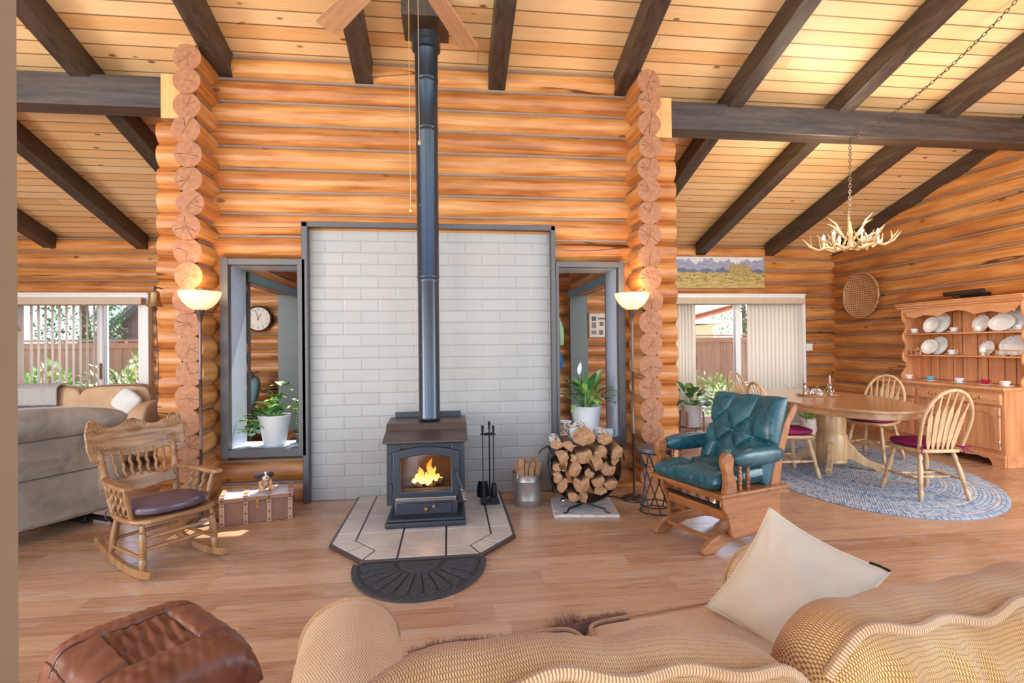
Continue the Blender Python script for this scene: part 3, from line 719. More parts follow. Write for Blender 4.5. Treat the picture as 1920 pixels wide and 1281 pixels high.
# firewood rack on a whitewashed board
m = MB(); m.prism([(-.25, -.235), (.25, -.24), (.247, .235), (-.252, .24)], .022)
BOARD = NT('whitewashed_board'); n_ = BOARD.noise(BOARD.scl(BOARD.obj(), (3, 14, 3)), 3, 5, 0.7); BOARD = BOARD.fin(BOARD.ramp(n_, [(0.36, srgb(120, 104, 96)), (0.46, srgb(190, 180, 174)), (0.65, srgb(216, 210, 204))]), 0.6)
o = m.build('board', BOARD, None, bevel=.004, loc=(1.062, -.525, 0), rz=-8); tag(o, 'whitewashed worn board on the floor under the firewood rack', 'board')
RY, RZ0, RR = -.52, .355, .285
rk = thing('firewood_rack', 'round black iron hoop rack holding split firewood', 'firewood rack', (1.067, RY, .022), -8)
zc = RZ0 - .022
def hoop(a): return (RR * math.cos(a), zc + RR * math.sin(a))
angs = [math.radians(-205 + 230 * k / 44) for k in range(45)]
m = MB()
P = [hoop(a) for a in angs]
l, r_ = P[0], P[-1]
P = [(l[0] - .10, l[1] - .035), (l[0] - .075, l[1] - .0), (l[0] - .03, l[1] + .022)] + P + [(r_[0] + .03, r_[1] + .015), (r_[0] + .06, r_[1] - .03), (r_[0] + .07, r_[1] - .09)]
vs = []; n = len(P)
for i, (x, z) in enumerate(P):
    a, b = P[max(0, i - 1)], P[min(n - 1, i + 1)]; tx, tz = b[0] - a[0], b[1] - a[1]; L_ = math.hypot(tx, tz); nx, nz = -tz / L_ * .003, tx / L_ * .003
    w = .11 if 3 <= i < n - 3 else .022
    vs += [(x + nx, -w, z + nz), (x + nx, w, z + nz), (x - nx, w, z - nz), (x - nx, -w, z - nz)]
fs = [(4 * i + k, 4 * i + (k + 1) % 4, 4 * i + 4 + (k + 1) % 4, 4 * i + 4 + k) for i in range(n - 1) for k in range(4)] + [(3, 2, 1, 0), (4 * n - 4, 4 * n - 3, 4 * n - 2, 4 * n - 1)]
m.add(vs, fs); m.build('hoop', BLACKM, rk)
for sx in (-1, 1):
    for y in (-.17, .13):
        m = MB(); m.tube([(sx * .03, y * .6, zc - RR - .004), (sx * .09, y * .8, zc - RR - .018), (sx * .135, y * 1.05, .03), (sx * .15, y * 1.2, .006), (sx * .175, y * 1.25, .008)], .007, 8); m.build('foot', BLACKM, rk)
def m_woodface():
    t = NT('split_wood_face'); n1 = t.noise(t.scl(t.obj(), (16, 3, 16)), 1.2, 5, 0.65, 0.4)
    t.bump(n1, 0.3, 0.006); return t.fin(t.ramp(n1, [(0.3, srgb(120, 80, 50)), (0.55, srgb(172, 126, 84)), (0.75, srgb(196, 150, 106))]), 0.75)
WFACE = m_woodface(); BARK = plain('brown_bark', srgb(96, 72, 56), 0.9, var=0.35, scale=30, bump=0.5, bscale=60)
BI = NT('white_birch_bark'); n_ = BI.noise(BI.scl(BI.obj(), (30, 8, 30)), 2.0, 3); BI = BI.fin(BI.ramp(n_, [(0.40, srgb(60, 54, 50)), (0.47, srgb(206, 210, 212)), (0.7, srgb(232, 236, 238))]), 0.7)
wl = [(600, 470, 46, 2), (690, 485, 48, 0), (620, 570, 62, 1), (828, 410, 88, 2), (1000, 440, 58, 2), (965, 525, 52, 1), (1090, 535, 60, 0), (815, 560, 66, 0), (930, 625, 62, 1), (1045, 645, 58, 0), (738, 665, 64, 1), (605, 660, 36, 0), (605, 735, 42, 1), (660, 805, 60, 1), (800, 790, 66, 0), (935, 770, 54, 1), (895, 705, 40, 0), (1050, 785, 56, 0), (732, 895, 52, 1), (838, 912, 54, 0), (965, 868, 54, 1), (1110, 615, 34, 0), (755, 575, 30, 1)]
PZ = [[(cx - 842) * .000925, (668 - cy) * .000925, rr * .00098] for cx, cy, rr, k_ in wl]
for _ in range(120):                                              # settle the pieces so that they touch and do not cross
    for i in range(len(PZ)):
        for j in range(i):
            a, b = PZ[i], PZ[j]; dx, dz = a[0] - b[0], a[1] - b[1]; d = math.hypot(dx, dz) or 1e-6; ov = .90 * (a[2] + b[2]) - d
            if ov > 0: a[0] += dx / d * ov * .3; a[1] += dz / d * ov * .3; b[0] -= dx / d * ov * .3; b[1] -= dz / d * ov * .3
    for a in PZ:
        d = math.hypot(a[0], a[1]); mx = .285 - .010 - a[2] * 1.05
        if d > mx and a[1] < .12: a[0] *= mx / d; a[1] *= mx / d
random.seed(12)
def wlabel(i):
    c = wl[i]
    return {0: 'small birch piece at the upper left of the firewood rack', 3: 'large white birch piece on top of the firewood rack', 4: 'birch piece to the right of the large one on the firewood rack'}.get(i)
order = sorted(range(len(wl)), key=lambda i: (round(wl[i][1] / 110), wl[i][0])); rows_ = {}
for i in order: rows_.setdefault(round(wl[i][1] / 110), []).append(i)
rn = ['top', 'second', 'third', 'fourth', 'fifth', 'sixth', 'seventh']
ordn = ['leftmost', 'second from the left', 'third from the left', 'fourth from the left', 'fifth from the left', 'sixth from the left']
for ri, kx in enumerate(sorted(rows_)):
    for ci, i in enumerate(rows_[kx]):
        kind = wl[i][3]; lx, lz, r = PZ[i]
        n = 9; a0 = random.uniform(0, 6.28); cut = random.choice((0.62, 0.75, 0.5)) if kind != 2 else .8
        loop = []
        for k in range(n):                                        # rounded bark side, then a split corner
            t = k / (n - 1); a = a0 + cut * 2 * PI * t if kind != 2 else PI * (-.12 + 1.24 * t); q = r * random.uniform(.9, 1.1); loop.append((q * math.cos(a), q * math.sin(a)))
        if kind != 2: am = a0 + cut * PI + PI; loop.append((.35 * r * math.cos(am), .35 * r * math.sin(am)))
        else: loop.append((-.1 * r, -.75 * r)); loop.append((.35 * r, -.6 * r))
        y0, y1 = -.17 + random.uniform(-.02, .015), .15; vs, fs, mi = [], [], []
        nn = len(loop)
        m = MB()
        vs = [(x, y0 + random.uniform(-.004, .004), z) for x, z in loop] + [(x * .95, y1, z * .95) for x, z in loop]
        m.add(vs + [(0, y0 - .004, 0)], [(2 * nn, (k + 1) % nn, k) for k in range(nn)] + [tuple(range(nn, 2 * nn))], 0)
        m.add(vs, [(k, (k + 1) % nn, nn + (k + 1) % nn, nn + k) for k in range(n - 1)], 1)
        m.add(vs, [(k, (k + 1) % nn, nn + (k + 1) % nn, nn + k) for k in range(n - 1, nn)], 0)
        o = m.build('firewood', [WFACE, BI if kind == 2 else BARK], None, smooth=50)
        P_ = rk.location + Vector((lx * math.cos(math.radians(8)), -lx * math.sin(math.radians(8)), 0)); o.location = (P_.x, P_.y, RZ0 + lz); o.rotation_euler = (0, 0, math.radians(-8))
        tag(o, wlabel(i) or 'split firewood piece, %s in the %s row of the rack' % (ordn[ci], rn[ri]), 'firewood', 'split firewood in the rack')
# floor lamps
def m_lampglass():
    t = NT('alabaster_lamp_glass'); z = t.sep(t.obj())[2]; n = t.noise(t.obj(), 9, 3)
    c = t.ramp(n, [(0.3, srgb(255, 206, 150)), (0.7, srgb(255, 226, 186))])
    return t.fin(c, 0.35, 0, 0.5, Emission_Color=c, Emission_Strength=0.75)
LGLASS = m_lampglass(); LBRONZE = plain('brown_bronze_lamp_metal', srgb(92, 76, 72), 0.3, 0.7)
def floor_lamp(x, y, label):
    o = thing('floor_lamp', label, 'floor lamp', (x, y, 0), 0, 'torchiere floor lamps')
    m = MB(); m.lathe([(0, .0), (.10, 0), (.106, .006), (.104, .014), (.08, .03), (.03, .038), (.018, .05), (.012, .06), (0, .06)], seg=32); m.build('base', LBRONZE, o)
    m = MB(); m.lathe([(.0105, .05), (.0105, .55), (.012, .553), (.012, .562), (.0105, .565), (.0105, 1.08), (.012, 1.083), (.012, 1.09), (.0105, 1.094), (.0105, 1.5), (.014, 1.53), (.02, 1.56), (.034, 1.60), (.036, 1.612), (0, 1.612)], seg=16); m.build('pole', LBRONZE, o)
    m = MB(); m.lathe([(0, 1.606), (.04, 1.608), (.08, 1.63), (.115, 1.668), (.138, 1.712), (.146, 1.742), (.148, 1.746), (.142, 1.746), (.134, 1.715), (.11, 1.672), (.078, 1.636), (.04, 1.616), (0, 1.614)], seg=36); m.build('lamp_shade', LGLASS, o)
    lamp('floor_lamp_light', 'POINT', 7, (x, y, 1.80), (0, 0, 0), (1, .72, .42), .04)
    return o
floor_lamp(-1.865, -.44, 'bronze floor lamp with glowing bowl, beside the left log pillar')
floor_lamp(1.548, -.36, 'bronze floor lamp with glowing bowl, beside the right log pillar')
m = MB(); m.tube([(1.46, -.33, .006), (1.40, -.27, .005), (1.34, -.25, .005), (1.27, -.22, .005), (1.2, -.1, .005)], .004, 6); o = m.build('lamp_cord', BLACKM); tag(o, 'thin dark cord on the floor by the right floor lamp', 'cord')
# small side table
o = thing('side_table', 'small round black side table with crossed wire legs beside the glider chair', 'side table', (1.60, -.70, 0))
DKTOP = plain('dark_grey_wood_top', srgb(74, 72, 76), 0.4)
m = MB(); m.lathe([(0, .475), (.135, .475), (.145, .48), (.147, .5), (.143, .51), (0, .512)], seg=36); m.build('tabletop', DKTOP, o)
for k in range(8):
    m = MB(); a = k * PI / 4; b = a + 1.5; c0 = Vector((.125 * math.cos(a), .125 * math.sin(a), .478)); c1 = Vector((.12 * math.cos(b), .12 * math.sin(b), .012)); pts = []
    for i in range(9):
        t = i / 8; p = c0.lerp(c1, t); s_ = 1 - .0 * math.sin(PI * t); pts.append((p.x * s_, p.y * s_, p.z))
    m.tube(pts, .005, 7); m.build('leg', BLACKM, o)
m = MB()
for z, r in ((.47, .125), (.012, .122), (.06, .118)): m.tube([(r * math.cos(q * PI / 16), r * math.sin(q * PI / 16), z) for q in range(32)], .005, 6, closed=True)
m.build('ring_stretcher', BLACKM, o)
# trunk
TR_B = plain('brown_fabric_trunk_panel', srgb(128, 88, 68), 0.6, var=0.12, bump=0.2, bscale=250); TR_T = plain('grey_white_trunk_lid', srgb(190, 184, 184), 0.5, var=0.1, scale=5); TR_S = wood('pale_trunk_strap', srgb(186, 146, 116), srgb(150, 112, 84), 'z', 1, 0.5)
TR_L = plain('tan_leather_band', srgb(150, 104, 78), 0.5)
tk = thing('trunk', 'brown wooden trunk with pale straps and grey lid against the log wall', 'trunk', (-1.485, -.36, 0), 15)
m = MB(); m.box((0, 0, .083), (.50, .27, .166)); m.build('body', TR_B, tk, bevel=.005)
m = MB(); m.prism([(-.139, 0), (.139, 0), (.139, .032), (.09, .048), (-.09, .048), (-.139, .032)], .508, tr(-.254, 0, .168) @ Matrix(((0, 0, 1, 0), (1, 0, 0, 0), (0, 1, 0, 0), (0, 0, 0, 1)))); ld = m.build('lid', TR_T, tk, bevel=.004)
m = MB(); m.box((0, -.139, .184), (.512, .008, .030)); m.build('lid_band', TR_L, ld, bevel=.002)
for x in (-.232, -.075, .085, .232):
    m = MB(); m.box((x, -.138, .083), (.034, .01, .166)); m.box((x, 0, .218), (.034, .19, .006)); m.box((x, -.115, .211), (.034, .052, .005)); m.build('strap', TR_S, tk, bevel=.002)
m = MB()
for x in (-.232, -.075, .085, .232):
    for z in (.02, .08, .15, .185): m.lathe([(.006, 0), (.005, .003), (0, .004)], M=tr(x, -.144, z) @ rot('X', 90), seg=8)
m.build('stud', BLACKM, tk)
m = MB(); m.box((.005, -.145, .17), (.02, .008, .028)); m.box((.005, -.142, .125), (.018, .006, .024)); m.tube([(-.006, -.15, .165), (.005, -.154, .15), (.016, -.15, .165)], .002, 6); m.build('latch', BRASS, tk, bevel=.002)
m = MB(); m.tube([(.255, -.04, .13), (.268, -.03, .11), (.27, 0, .105), (.268, .03, .11), (.255, .04, .13)], .006, 6); m.build('handle', TR_L, tk)
# plush dog sitting on the trunk
PLUSH = plain('tan_plush', srgb(206, 160, 120), 0.95, var=0.1, bump=0.6, bscale=500, spec=0.1); PLUSHD = plain('dark_grey_plush', srgb(70, 66, 74), 0.95, bump=0.6, bscale=500, spec=0.1); PLUSHW = plain('cream_plush', srgb(226, 206, 184), 0.95, bump=0.6, bscale=500, spec=0.1)
pd = thing('plush_dog', 'small tan plush dog with grey ears sitting on the trunk', 'plush toy', (-1.43, -.385, .2205), -55)
ell = lambda mb, c, d, mi=0: mb.lathe([(math.sin(PI * k / 10) / 2, -math.cos(PI * k / 10) / 2) for k in range(11)], seg=16, mi=mi, M=tr(*c) @ Matrix.Diagonal((d[0], d[1], d[2], 1)), cap=False)
m = MB(); ell(m, (0, 0, .04), (.062, .066, .08)); m.build('body', PLUSH, pd)
for s in (-1, 1):
    m = MB(); ell(m, (.045, s * .035, .018), (.07, .032, .034)); ell(m, (.078, s * .038, .024), (.03, .036, .044)); m.build('leg', PLUSH, pd)
    m = MB(); ell(m, (.03, s * .036, .05), (.034, .026, .06)); m.build('arm', PLUSH, pd)
    m = MB(); ell(m, (-.002, s * .048, .108), (.03, .05, .042)); m.build('ear', PLUSHD, pd)
m = MB(); ell(m, (.008, 0, .105), (.07, .075, .066)); hd_ = m.build('head', PLUSHD, pd)
m = MB(); ell(m, (.036, 0, .095), (.05, .05, .04)); ell(m, (.022, 0, .12), (.04, .018, .04)); mz = m.build('muzzle', PLUSHW, hd_)
m = MB(); ell(m, (.06, 0, .102), (.012, .016, .011)); ell(m, (.04, .019, .117), (.008, .008, .009)); ell(m, (.04, -.019, .117), (.008, .008, .009)); m.build('nose_and_eyes', BLACKM, hd_)
# ------------------------------------------------------------------ carved rocking chair
OAK = wood('worn_golden_oak', srgb(162, 118, 76), srgb(112, 74, 42), 'z', 1.0, 0.38, bump=0.12)
OAKY = wood('worn_golden_oak_across', srgb(164, 120, 78), srgb(114, 76, 44), 'y', 1.0, 0.36, bump=0.12)
def m_carved():
    """oak with pressed scrolls: relief rings around the corners and the middle of the board"""
    t = NT('pressed_oak'); o = t.obj(); s = t.sep(o); g = t.noise(t.scl(o, (16, 1.2, 16)), 1.5, 4, 0.6, 0.6)
    ay = t.m('ABSOLUTE', s[1])
    def dist(cy, cz): 
        a, b = t.m('SUBTRACT', ay, cy), t.m('SUBTRACT', s[2], cz); return t.m('SQRT', t.m('ADD', t.m('MULTIPLY', a, a), t.m('MULTIPLY', b, b)))
    d1, d2, d3 = dist(.225, .215), dist(.0, .205), dist(.215, .075)
    w = t.noise(o, 40, 2, 0.5)
    rel = 0.0
    for d, r in ((d1, .07), (d2, .075), (d3, .045)):
        rel = t.m('ADD', rel, t.m('MULTIPLY', t.m('SINE', t.m('ADD', t.m('MULTIPLY', d, 420), t.m('MULTIPLY', w, 9))), t.sm(d, r, r * .8)))
    edge = t.m('MULTIPLY', t.m('SINE', t.m('ADD', t.m('MULTIPLY', ay, 330), t.m('MULTIPLY', w, 8))), t.sm(s[2], .185, .2))
    rel = t.m('ADD', rel, t.m('MULTIPLY', edge, .6))
    t.bump(t.m('ADD', rel, t.m('MULTIPLY', g, .4)), 0.55, 0.006)
    return t.fin(t.ramp(g, [(0.34, srgb(112, 76, 44)), (0.62, srgb(168, 124, 82))]), 0.36, 0, 0.5)
CARVED = m_carved()
VINYL = plain('plum_grey_leatherette', srgb(84, 66, 78), 0.32, var=0.1, bump=0.08, bscale=40)
TURN = ((0, .012), (.08, .019), (.2, .022), (.26, .016), (.28, .023), (.31, .017), (.34, .024), (.37, .017), (.4, .024), (.43, .016), (.55, .023), (.75, .019), (.82, .015), (.85, .022), (.88, .015), (1, .012))
rc = thing('rocking_chair', 'carved oak rocking chair with plum seat pad facing the stove', 'rocking chair', (-1.80, -1.115, 0), -38.5)
for s in (-1, 1):
    m = MB(); P = []
    for k in range(19):
        x = -.37 + .71 * k / 18; z = .022 + (x - .1) ** 2 / 2.3 ; P.append((x, s * (.205 + .0), z))
    n = len(P); vs = []
    for i, (x, y, z) in enumerate(P):
        h = .024; vs += [(x, y - .016, z - h * .9), (x, y + .016, z - h * .9), (x, y + .016, z + h), (x, y - .016, z + h)]
    m.add(vs, [(4 * i + k, 4 * i + (k + 1) % 4, 4 * i + 4 + (k + 1) % 4, 4 * i + 4 + k) for i in range(n - 1) for k in range(4)] + [(3, 2, 1, 0), (4 * n - 4, 4 * n - 3, 4 * n - 2, 4 * n - 1)])
    m.build('rocker', OAK, rc, bevel=.006)
    m = MB(); m.turn((.235, s * .205, .05), (.205, s * .195, .30), TURN); m.build('leg', OAK, rc)
    m = MB(); m.turn((-.17, s * .205, .07), (-.14, s * .18, .30), ((0, .012), (.15, .018), (.5, .023), (.9, .018), (1, .013))); m.build('leg', OAK, rc)
    m = MB(); m.turn((-.165, s * .203, .12), (.23, s * .204, .12), ((0, .008), (.5, .012), (1, .008))); m.build('stretcher', OAK, rc)
    m = MB(); m.turn((-.19, s * .185, .31), (-.315, s * .215, .68), ((0, .016), (.2, .022), (.24, .017), (.27, .024), (.3, .017), (.33, .024), (.36, .017), (.55, .026), (.68, .018), (.72, .024), (.76, .018), (.8, .025), (.84, .019), (.88, .024), (1, .016))); m.build('back_post', OAK, rc)
    # arm with twisted spindles
    m = MB(); P = [(-.245, .20), (-.16, .235), (.0, .25), (.12, .252), (.19, .255)]; Wd = [.018, .026, .03, .034, .026]; vs = []
    for (x, y), w in zip(P, Wd): vs += [(x, s * y - w, .505), (x, s * y + w, .505), (x, s * y + w, .53), (x, s * y - w, .53)]
    m.add(vs, [(4 * i + k, 4 * i + (k + 1) % 4, 4 * i + 4 + (k + 1) % 4, 4 * i + 4 + k) for i in range(4) for k in range(4)] + [(3, 2, 1, 0), (16, 17, 18, 19)])
    m.build('armrest', OAKY, rc, bevel=.007, seg=3)
    for k, x in enumerate((-.10, -.03, .04)):
        m = MB(); p, q = Vector((x, s * .205, .315)), Vector((x + .0, s * (.24 + .004 * k), .507)); m.tube([p.lerp(q, i / 24) + Vector((.004 * math.cos(i * .9), .004 * math.sin(i * .9), 0)) for i in range(25)], [.008 + .004 * math.sin(PI * i / 24) for i in range(25)], 8); m.build('arm_spindle', OAK, rc)
    m = MB(); m.turn((.115, s * .21, .315), (.125, s * .252, .508), ((0, .011), (.2, .016), (.3, .012), (.6, .018), (.8, .012), (1, .012))); m.build('arm_post', OAK, rc)
m = MB(); m.turn((.228, -.205, .165), (.228, .205, .165), ((0, .008), (.2, .011), (.3, .016), (.34, .010), (.45, .017), (.5, .012), (.55, .017), (.66, .010), (.7, .016), (.8, .011), (1, .008))); m.turn((.215, -.2, .225), (.215, .2, .225), ((0, .008), (.5, .012), (1, .008))); m.build('stretcher', OAKY, rc)
m = MB(); m.turn((-.163, -.2, .16), (-.163, .2, .16), ((0, .008), (.5, .012), (1, .008))); m.build('stretcher', OAKY, rc)
m = MB(); poly = [(-.23, -.19), (-.10, -.225), (.08, -.24), (.20, -.225), (.252, -.17), (.262, 0), (.252, .17), (.20, .225), (.08, .24), (-.10, .225), (-.23, .19)]
m.prism(poly, .03, tr(0, 0, .295) @ rot('Y', -2)); m.build('seat', OAKY, rc, bevel=.011, seg=3)
def board(m, prof_lo, prof_hi, n, curve, tilt, thick):
    """a curved board: outline between two height profiles over y, bowed back in x"""
    vs = []
    for i in range(n + 1):
        t = i / n * 2 - 1
        for dx in (0, -thick):
            for f in (prof_lo, prof_hi):
                y, z = f(t); vs.append((curve * t * t + dx - z * math.tan(tilt), y, z))
    fs = []
    for i in range(n):
        a, b = 4 * i, 4 * i + 4; fs += [(a, b, b + 1, a + 1), (a + 3, b + 3, b + 2, a + 2), (a + 1, b + 1, b + 3, a + 3), (a + 2, b + 2, b, a)]
    fs += [(0, 1, 3, 2), (4 * n + 2, 4 * n + 3, 4 * n + 1, 4 * n)]
    return m.add(vs, fs)
def hi(t):
    a = abs(t); return (t * .285, .205 + .018 * math.cos(t * 7.2) * (1 - .2 * a) + (.030 * math.exp(-((a - .82) / .14) ** 2)) + .012 * math.exp(-(a / .16) ** 2) - .05 * max(0, a - .93) / .07)
def lo(t):
    a = abs(t); return (t * (.285 if a < .93 else .285), .0 + .055 * math.exp(-((a - .62) / .13) ** 2) * 0 + .03 * (1 - math.exp(-((a) / .5) ** 4)) - .045 * math.exp(-((a - .84) / .12) ** 2) + .05 * max(0, a - .93) / .07)
m = MB(); board(m, lo, hi, 56, .05, .26, .024); cr = m.build('crest_rail', CARVED, rc, bevel=.006, loc=(-.315, 0, .625))
m = MB(); board(m, lambda t: (t * .19, -.01 * math.cos(t * 4)), lambda t: (t * .19, .085 + .012 * math.cos(t * 5)), 24, .03, .3, .016); m.build('lower_back_rail', CARVED, rc, bevel=.004, loc=(-.235, 0, .42))
for k in range(7):
    y = -.135 + .045 * k
    m = MB(); p, q = Vector((-.262 + .03 * (y / .19) ** 2, y, .50)), Vector((-.325 + .05 * (y / .285) ** 2, y * 1.12, .665)); m.tube([p.lerp(q, i / 20) + Vector((.003 * math.cos(i * .9), .003 * math.sin(i * .9), 0)) for i in range(21)], [.007 + .003 * math.sin(PI * i / 20) for i in range(21)], 8); m.build('back_spindle', OAK, rc)
sp_ = thing('seat_cushion', 'plum leatherette pad tied on the carved rocking chair', 'cushion', (-1.80, -1.115, 0), -38.5)
m = MB(); m.pad(.44, .43, .075, .75, .6, tr(.035, 0, .3655) @ rot('Y', -2)); m.build('pad', VINYL, sp_)
m = MB()
for s in (-1, 1): m.tube([(-.17, s * .16, .35), (-.215, s * .195, .34), (-.225, s * .215, .31), (-.23, s * .21, .27)], [.005, .006, .006, .003], 6)
m.build('tie', VINYL, sp_)
# ------------------------------------------------------------------ leather ottoman
def m_leather(name, c1, c2, rough=0.32, wr=9, st=0.25):
    t = NT(name); o = t.obj(); n = t.noise(o, wr, 3, 0.55, 1.2); f = t.vor(o, 260)[0]
    t.bump(t.m('ADD', t.m('MULTIPLY', n, 1.0), t.m('MULTIPLY', f, 0.08)), st, 0.02)
    return t.fin(t.ramp(n, [(0.3, c2), (0.7, c1)]), t.ramp(n, [(0.3, rough - .06), (0.7, rough + .08)]), 0, 0.5)
BRLEATH = m_leather('brown_leather', srgb(132, 80, 56), srgb(100, 56, 40), 0.36, 7, 0.10)
ot = thing('ottoman', 'brown leather ottoman with gathered panel standing near the camera', 'ottoman', (-.94, -2.87, 0), -44)
def otf(u, v):
    """top sheet: framed panels round a gathered middle"""
    s, t = 2 * u - 1, 2 * v - 1; W, D = .58, .46
    ed = max(0, (1 - abs(s) ** 5) * (1 - abs(t) ** 5)); k = 1 - .05 * (1 - ed); x, y = s * W / 2 * k, t * D / 2 * k
    z = .155 * ed ** .36
    if z > 0.02:
        dx, dy = abs(x), abs(y); sg = lambda d, w: math.exp(-(d / w) ** 2)
        inside = 1 / (1 + math.exp((dx - .13) / .006)) / (1 + math.exp((dy - .085) / .006))
        z -= .020 * inside; z += inside * (.005 * math.sin(y * 185 + 3 * math.sin(x * 13)) + .003 * math.sin(y * 110 - x * 18))
        if dx < .145: z -= .010 * sg(dy - .088, .006)
        if dy < .10: z -= .010 * sg(dx - .135, .006)
        if dy >= .088: z -= .012 * sg(dx - .135, .006)
        z -= .006 * sg(dy - .205, .005)
        if dx > .14: g = min(1, (dx - .14) / .03); z += g * (.0022 * math.sin(y * 120 + 6 * math.sin(x * 20)) + .0012 * math.sin(y * 210 + x * 60)) * ed ** .3
        else: z += .002 * math.sin(x * 60 + y * 50)
    return (x, y, z)
m = MB(); m.grid(otf, 150, 120, M=tr(0, 0, .272)); m.grid(lambda u, v: (otf(u, v)[0], otf(u, v)[1], -.05 * max(0, (1 - abs(2 * u - 1) ** 5) * (1 - abs(2 * v - 1) ** 5)) ** .36), 40, 40, M=tr(0, 0, .272), flip=True); cu = m.build('cushion', BRLEATH, ot, smooth=70)
m = MB(); SEAM = plain('dark_brown_seam', srgb(70, 38, 26), 0.5)
uo = lambda x: .5 + x / .58; vo_ = lambda y: .5 + y / .46
for x0, y0, x1, y1 in ((-.135, -.088, .135, -.088), (-.135, .088, .135, .088), (-.135, -.088, -.135, .088), (.135, -.088, .135, .088), (-.135, .088, -.15, .225), (.135, .088, .15, .225), (-.135, -.088, -.15, -.225), (.135, -.088, .15, -.225)):
    m.tube([Vector(otf(uo(x0 + (x1 - x0) * i / 16), vo_(y0 + (y1 - y0) * i / 16))) + Vector((0, 0, .2725)) for i in range(17)], .0022, 6)
for s in (.035, .965): m.tube([Vector(otf(.10 + .80 * i / 24, s)) + Vector((0, 0, .2725)) for i in range(25)], .003, 6)
m.build('welt', SEAM, cu)
m = MB(); m.pad(.54, .38, .13, .35, .5, tr(0, 0, .22)); m.build('under_cushion', BRLEATH, ot)
m = MB(); m.lathe([(0, 0), (.19, 0), (.195, .015), (.18, .03), (.05, .04), (.04, .16), (0, .16)], seg=32); m.build('base', plain('dark_walnut_base', srgb(60, 42, 36), 0.35), ot)
# ------------------------------------------------------------------ teal glider
TEAL = m_leather('teal_leather', srgb(42, 92, 98), srgb(22, 58, 66), 0.30, 10, 0.12)
GOAK = wood('orange_oak', srgb(172, 108, 60), srgb(124, 70, 36), 'z', 0.9, 0.35, bump=0.08); GOAKX = wood('orange_oak_long', srgb(172, 108, 60), srgb(124, 70, 36), 'x', 0.9, 0.35, bump=0.08); GOAKY = wood('orange_oak_cross', srgb(172, 108, 60), srgb(124, 70, 36), 'y', 0.9, 0.35, bump=0.08)
gl = thing('glider_chair', 'teal leather glider rocker with oak frame beside the dining room opening', 'chair', (1.83, -1.235, 0), 198)
XZs = lambda y: tr(0, y, 0) @ XZ
for s in (-1, 1):
    pan = [(-.25, .37), (-.25, .17), (-.235, .13), (-.19, .10), (-.12, .115), (.02, .10), (.12, .085), (.17, .09), (.195, .12), (.2, .17), (.225, .24), (.255, .29), (.262, .33), (.25, .37)]
    m = MB(); m.prism(pan, .026, XZs(s * .275 + .013)); m.build('side_panel', GOAKX, gl, bevel=.005)
    ft = [(.36, .0), (.375, .015), (.36, .045), (.30, .085), (.22, .115), (.12, .13), (-.15, .13), (-.25, .10), (-.33, .05), (-.345, .015), (-.33, 0), (-.26, .0), (-.18, .035), (-.08, .06), (.1, .06), (.2, .035), (.28, .0)]
    m = MB(); m.prism(ft, .038, XZs(s * .215 + .019)); m.build('foot_runner', GOAKX, gl, bevel=.008, seg=3)
    ap = [(.17, .385), (.175, .45), (.195, .50), (.205, .54), (.19, .60), (.215, .635), (.26, .64), (.285, .61), (.285, .56), (.265, .51), (.262, .45), (.275, .385)]
    m = MB(); m.prism(ap, .045, XZs(s * .30 + .022)); m.build('arm_front', GOAKX, gl, bevel=.01, seg=3)
    m = MB(); m.pad(.44, .105, .12, .5, .75, tr(-.025, s * .30, .595), 32, 14); m.build('armrest_pad', TEAL, gl)
    for x in (.06, .13):
        m = MB(); m.turn((x, s * .30, .385), (x, s * .30, .56), ((0, .009), (.15, .014), (.2, .009), (.3, .014), (.35, .010), (.5, .017), (.65, .010), (.7, .014), (.8, .009), (.85, .014), (1, .009))); m.build('arm_spindle', GOAK, gl)
    bp = [(-.16, .385), (-.21, .55), (-.30, .78), (-.375, .885), (-.41, .905), (-.435, .89), (-.43, .86), (-.36, .77), (-.28, .55), (-.25, .385)]
    m = MB(); m.prism(bp, .03, XZs(s * .275 + .015)); m.build('back_post', GOAK, gl, bevel=.008)
m = MB(); m.box((.02, 0, .378), (.60, .66, .026)); m.build('seat_board', GOAKY, gl, bevel=.008)
for nm, c, d in (('front_rail', (.215, 0, .345), (.03, .52, .05)), ('front_rail', (.19, 0, .225), (.035, .53, .06)), ('glide_bar', (.24, 0, .29), (.02, .46, .016)), ('cross_rail', (.27, 0, .075), (.022, .40, .026)), ('cross_rail', (-.23, 0, .09), (.03, .40, .04)), ('back_rail', (-.385, 0, .85), (.03, .52, .07))):
    m = MB(); m.box(c, d); m.build(nm, GOAKY if nm != 'glide_bar' else BLACKM, gl, bevel=.005)
for k in range(5):
    m = MB(); m.box((.10, -.18 + .09 * k, .27), (.02, .022, .15)); m.build('slat', GOAK, gl, bevel=.003)
for s in (-1, 1):
    m = MB(); m.bar((.16, s * .225, .33), (.12, s * .215, .12), .02, .04); m.build('swing_arm', GOAK, gl, bevel=.005)
SEAMS = [((.36, 1), (.30, .75)), ((.30, .75), (.12, .59)), ((.12, .59), (0, .6)), ((.30, .75), (.43, .52)), ((.12, .59), (.24, .36)), ((.43, .52), (.24, .36)), ((.24, .36), (.17, 0)), ((.43, .52), (.64, .69)), ((.64, .69), (.7, 1)), ((.64, .69), (.73, .48)), ((.43, .52), (.53, .31)), ((.53, .31), (.73, .48)), ((.73, .48), (1, .45)), ((.53, .31), (.5, 0))]
def sdist(u, v, segs):
    best = 9
    for (a, b), (c, d) in segs:
        L2 = (c - a) ** 2 + (d - b) ** 2; t = max(0, min(1, ((u - a) * (c - a) + (v - b) * (d - b)) / L2)); best = min(best, math.hypot((u - a - t * (c - a)), (v - b - t * (d - b))))
    return best
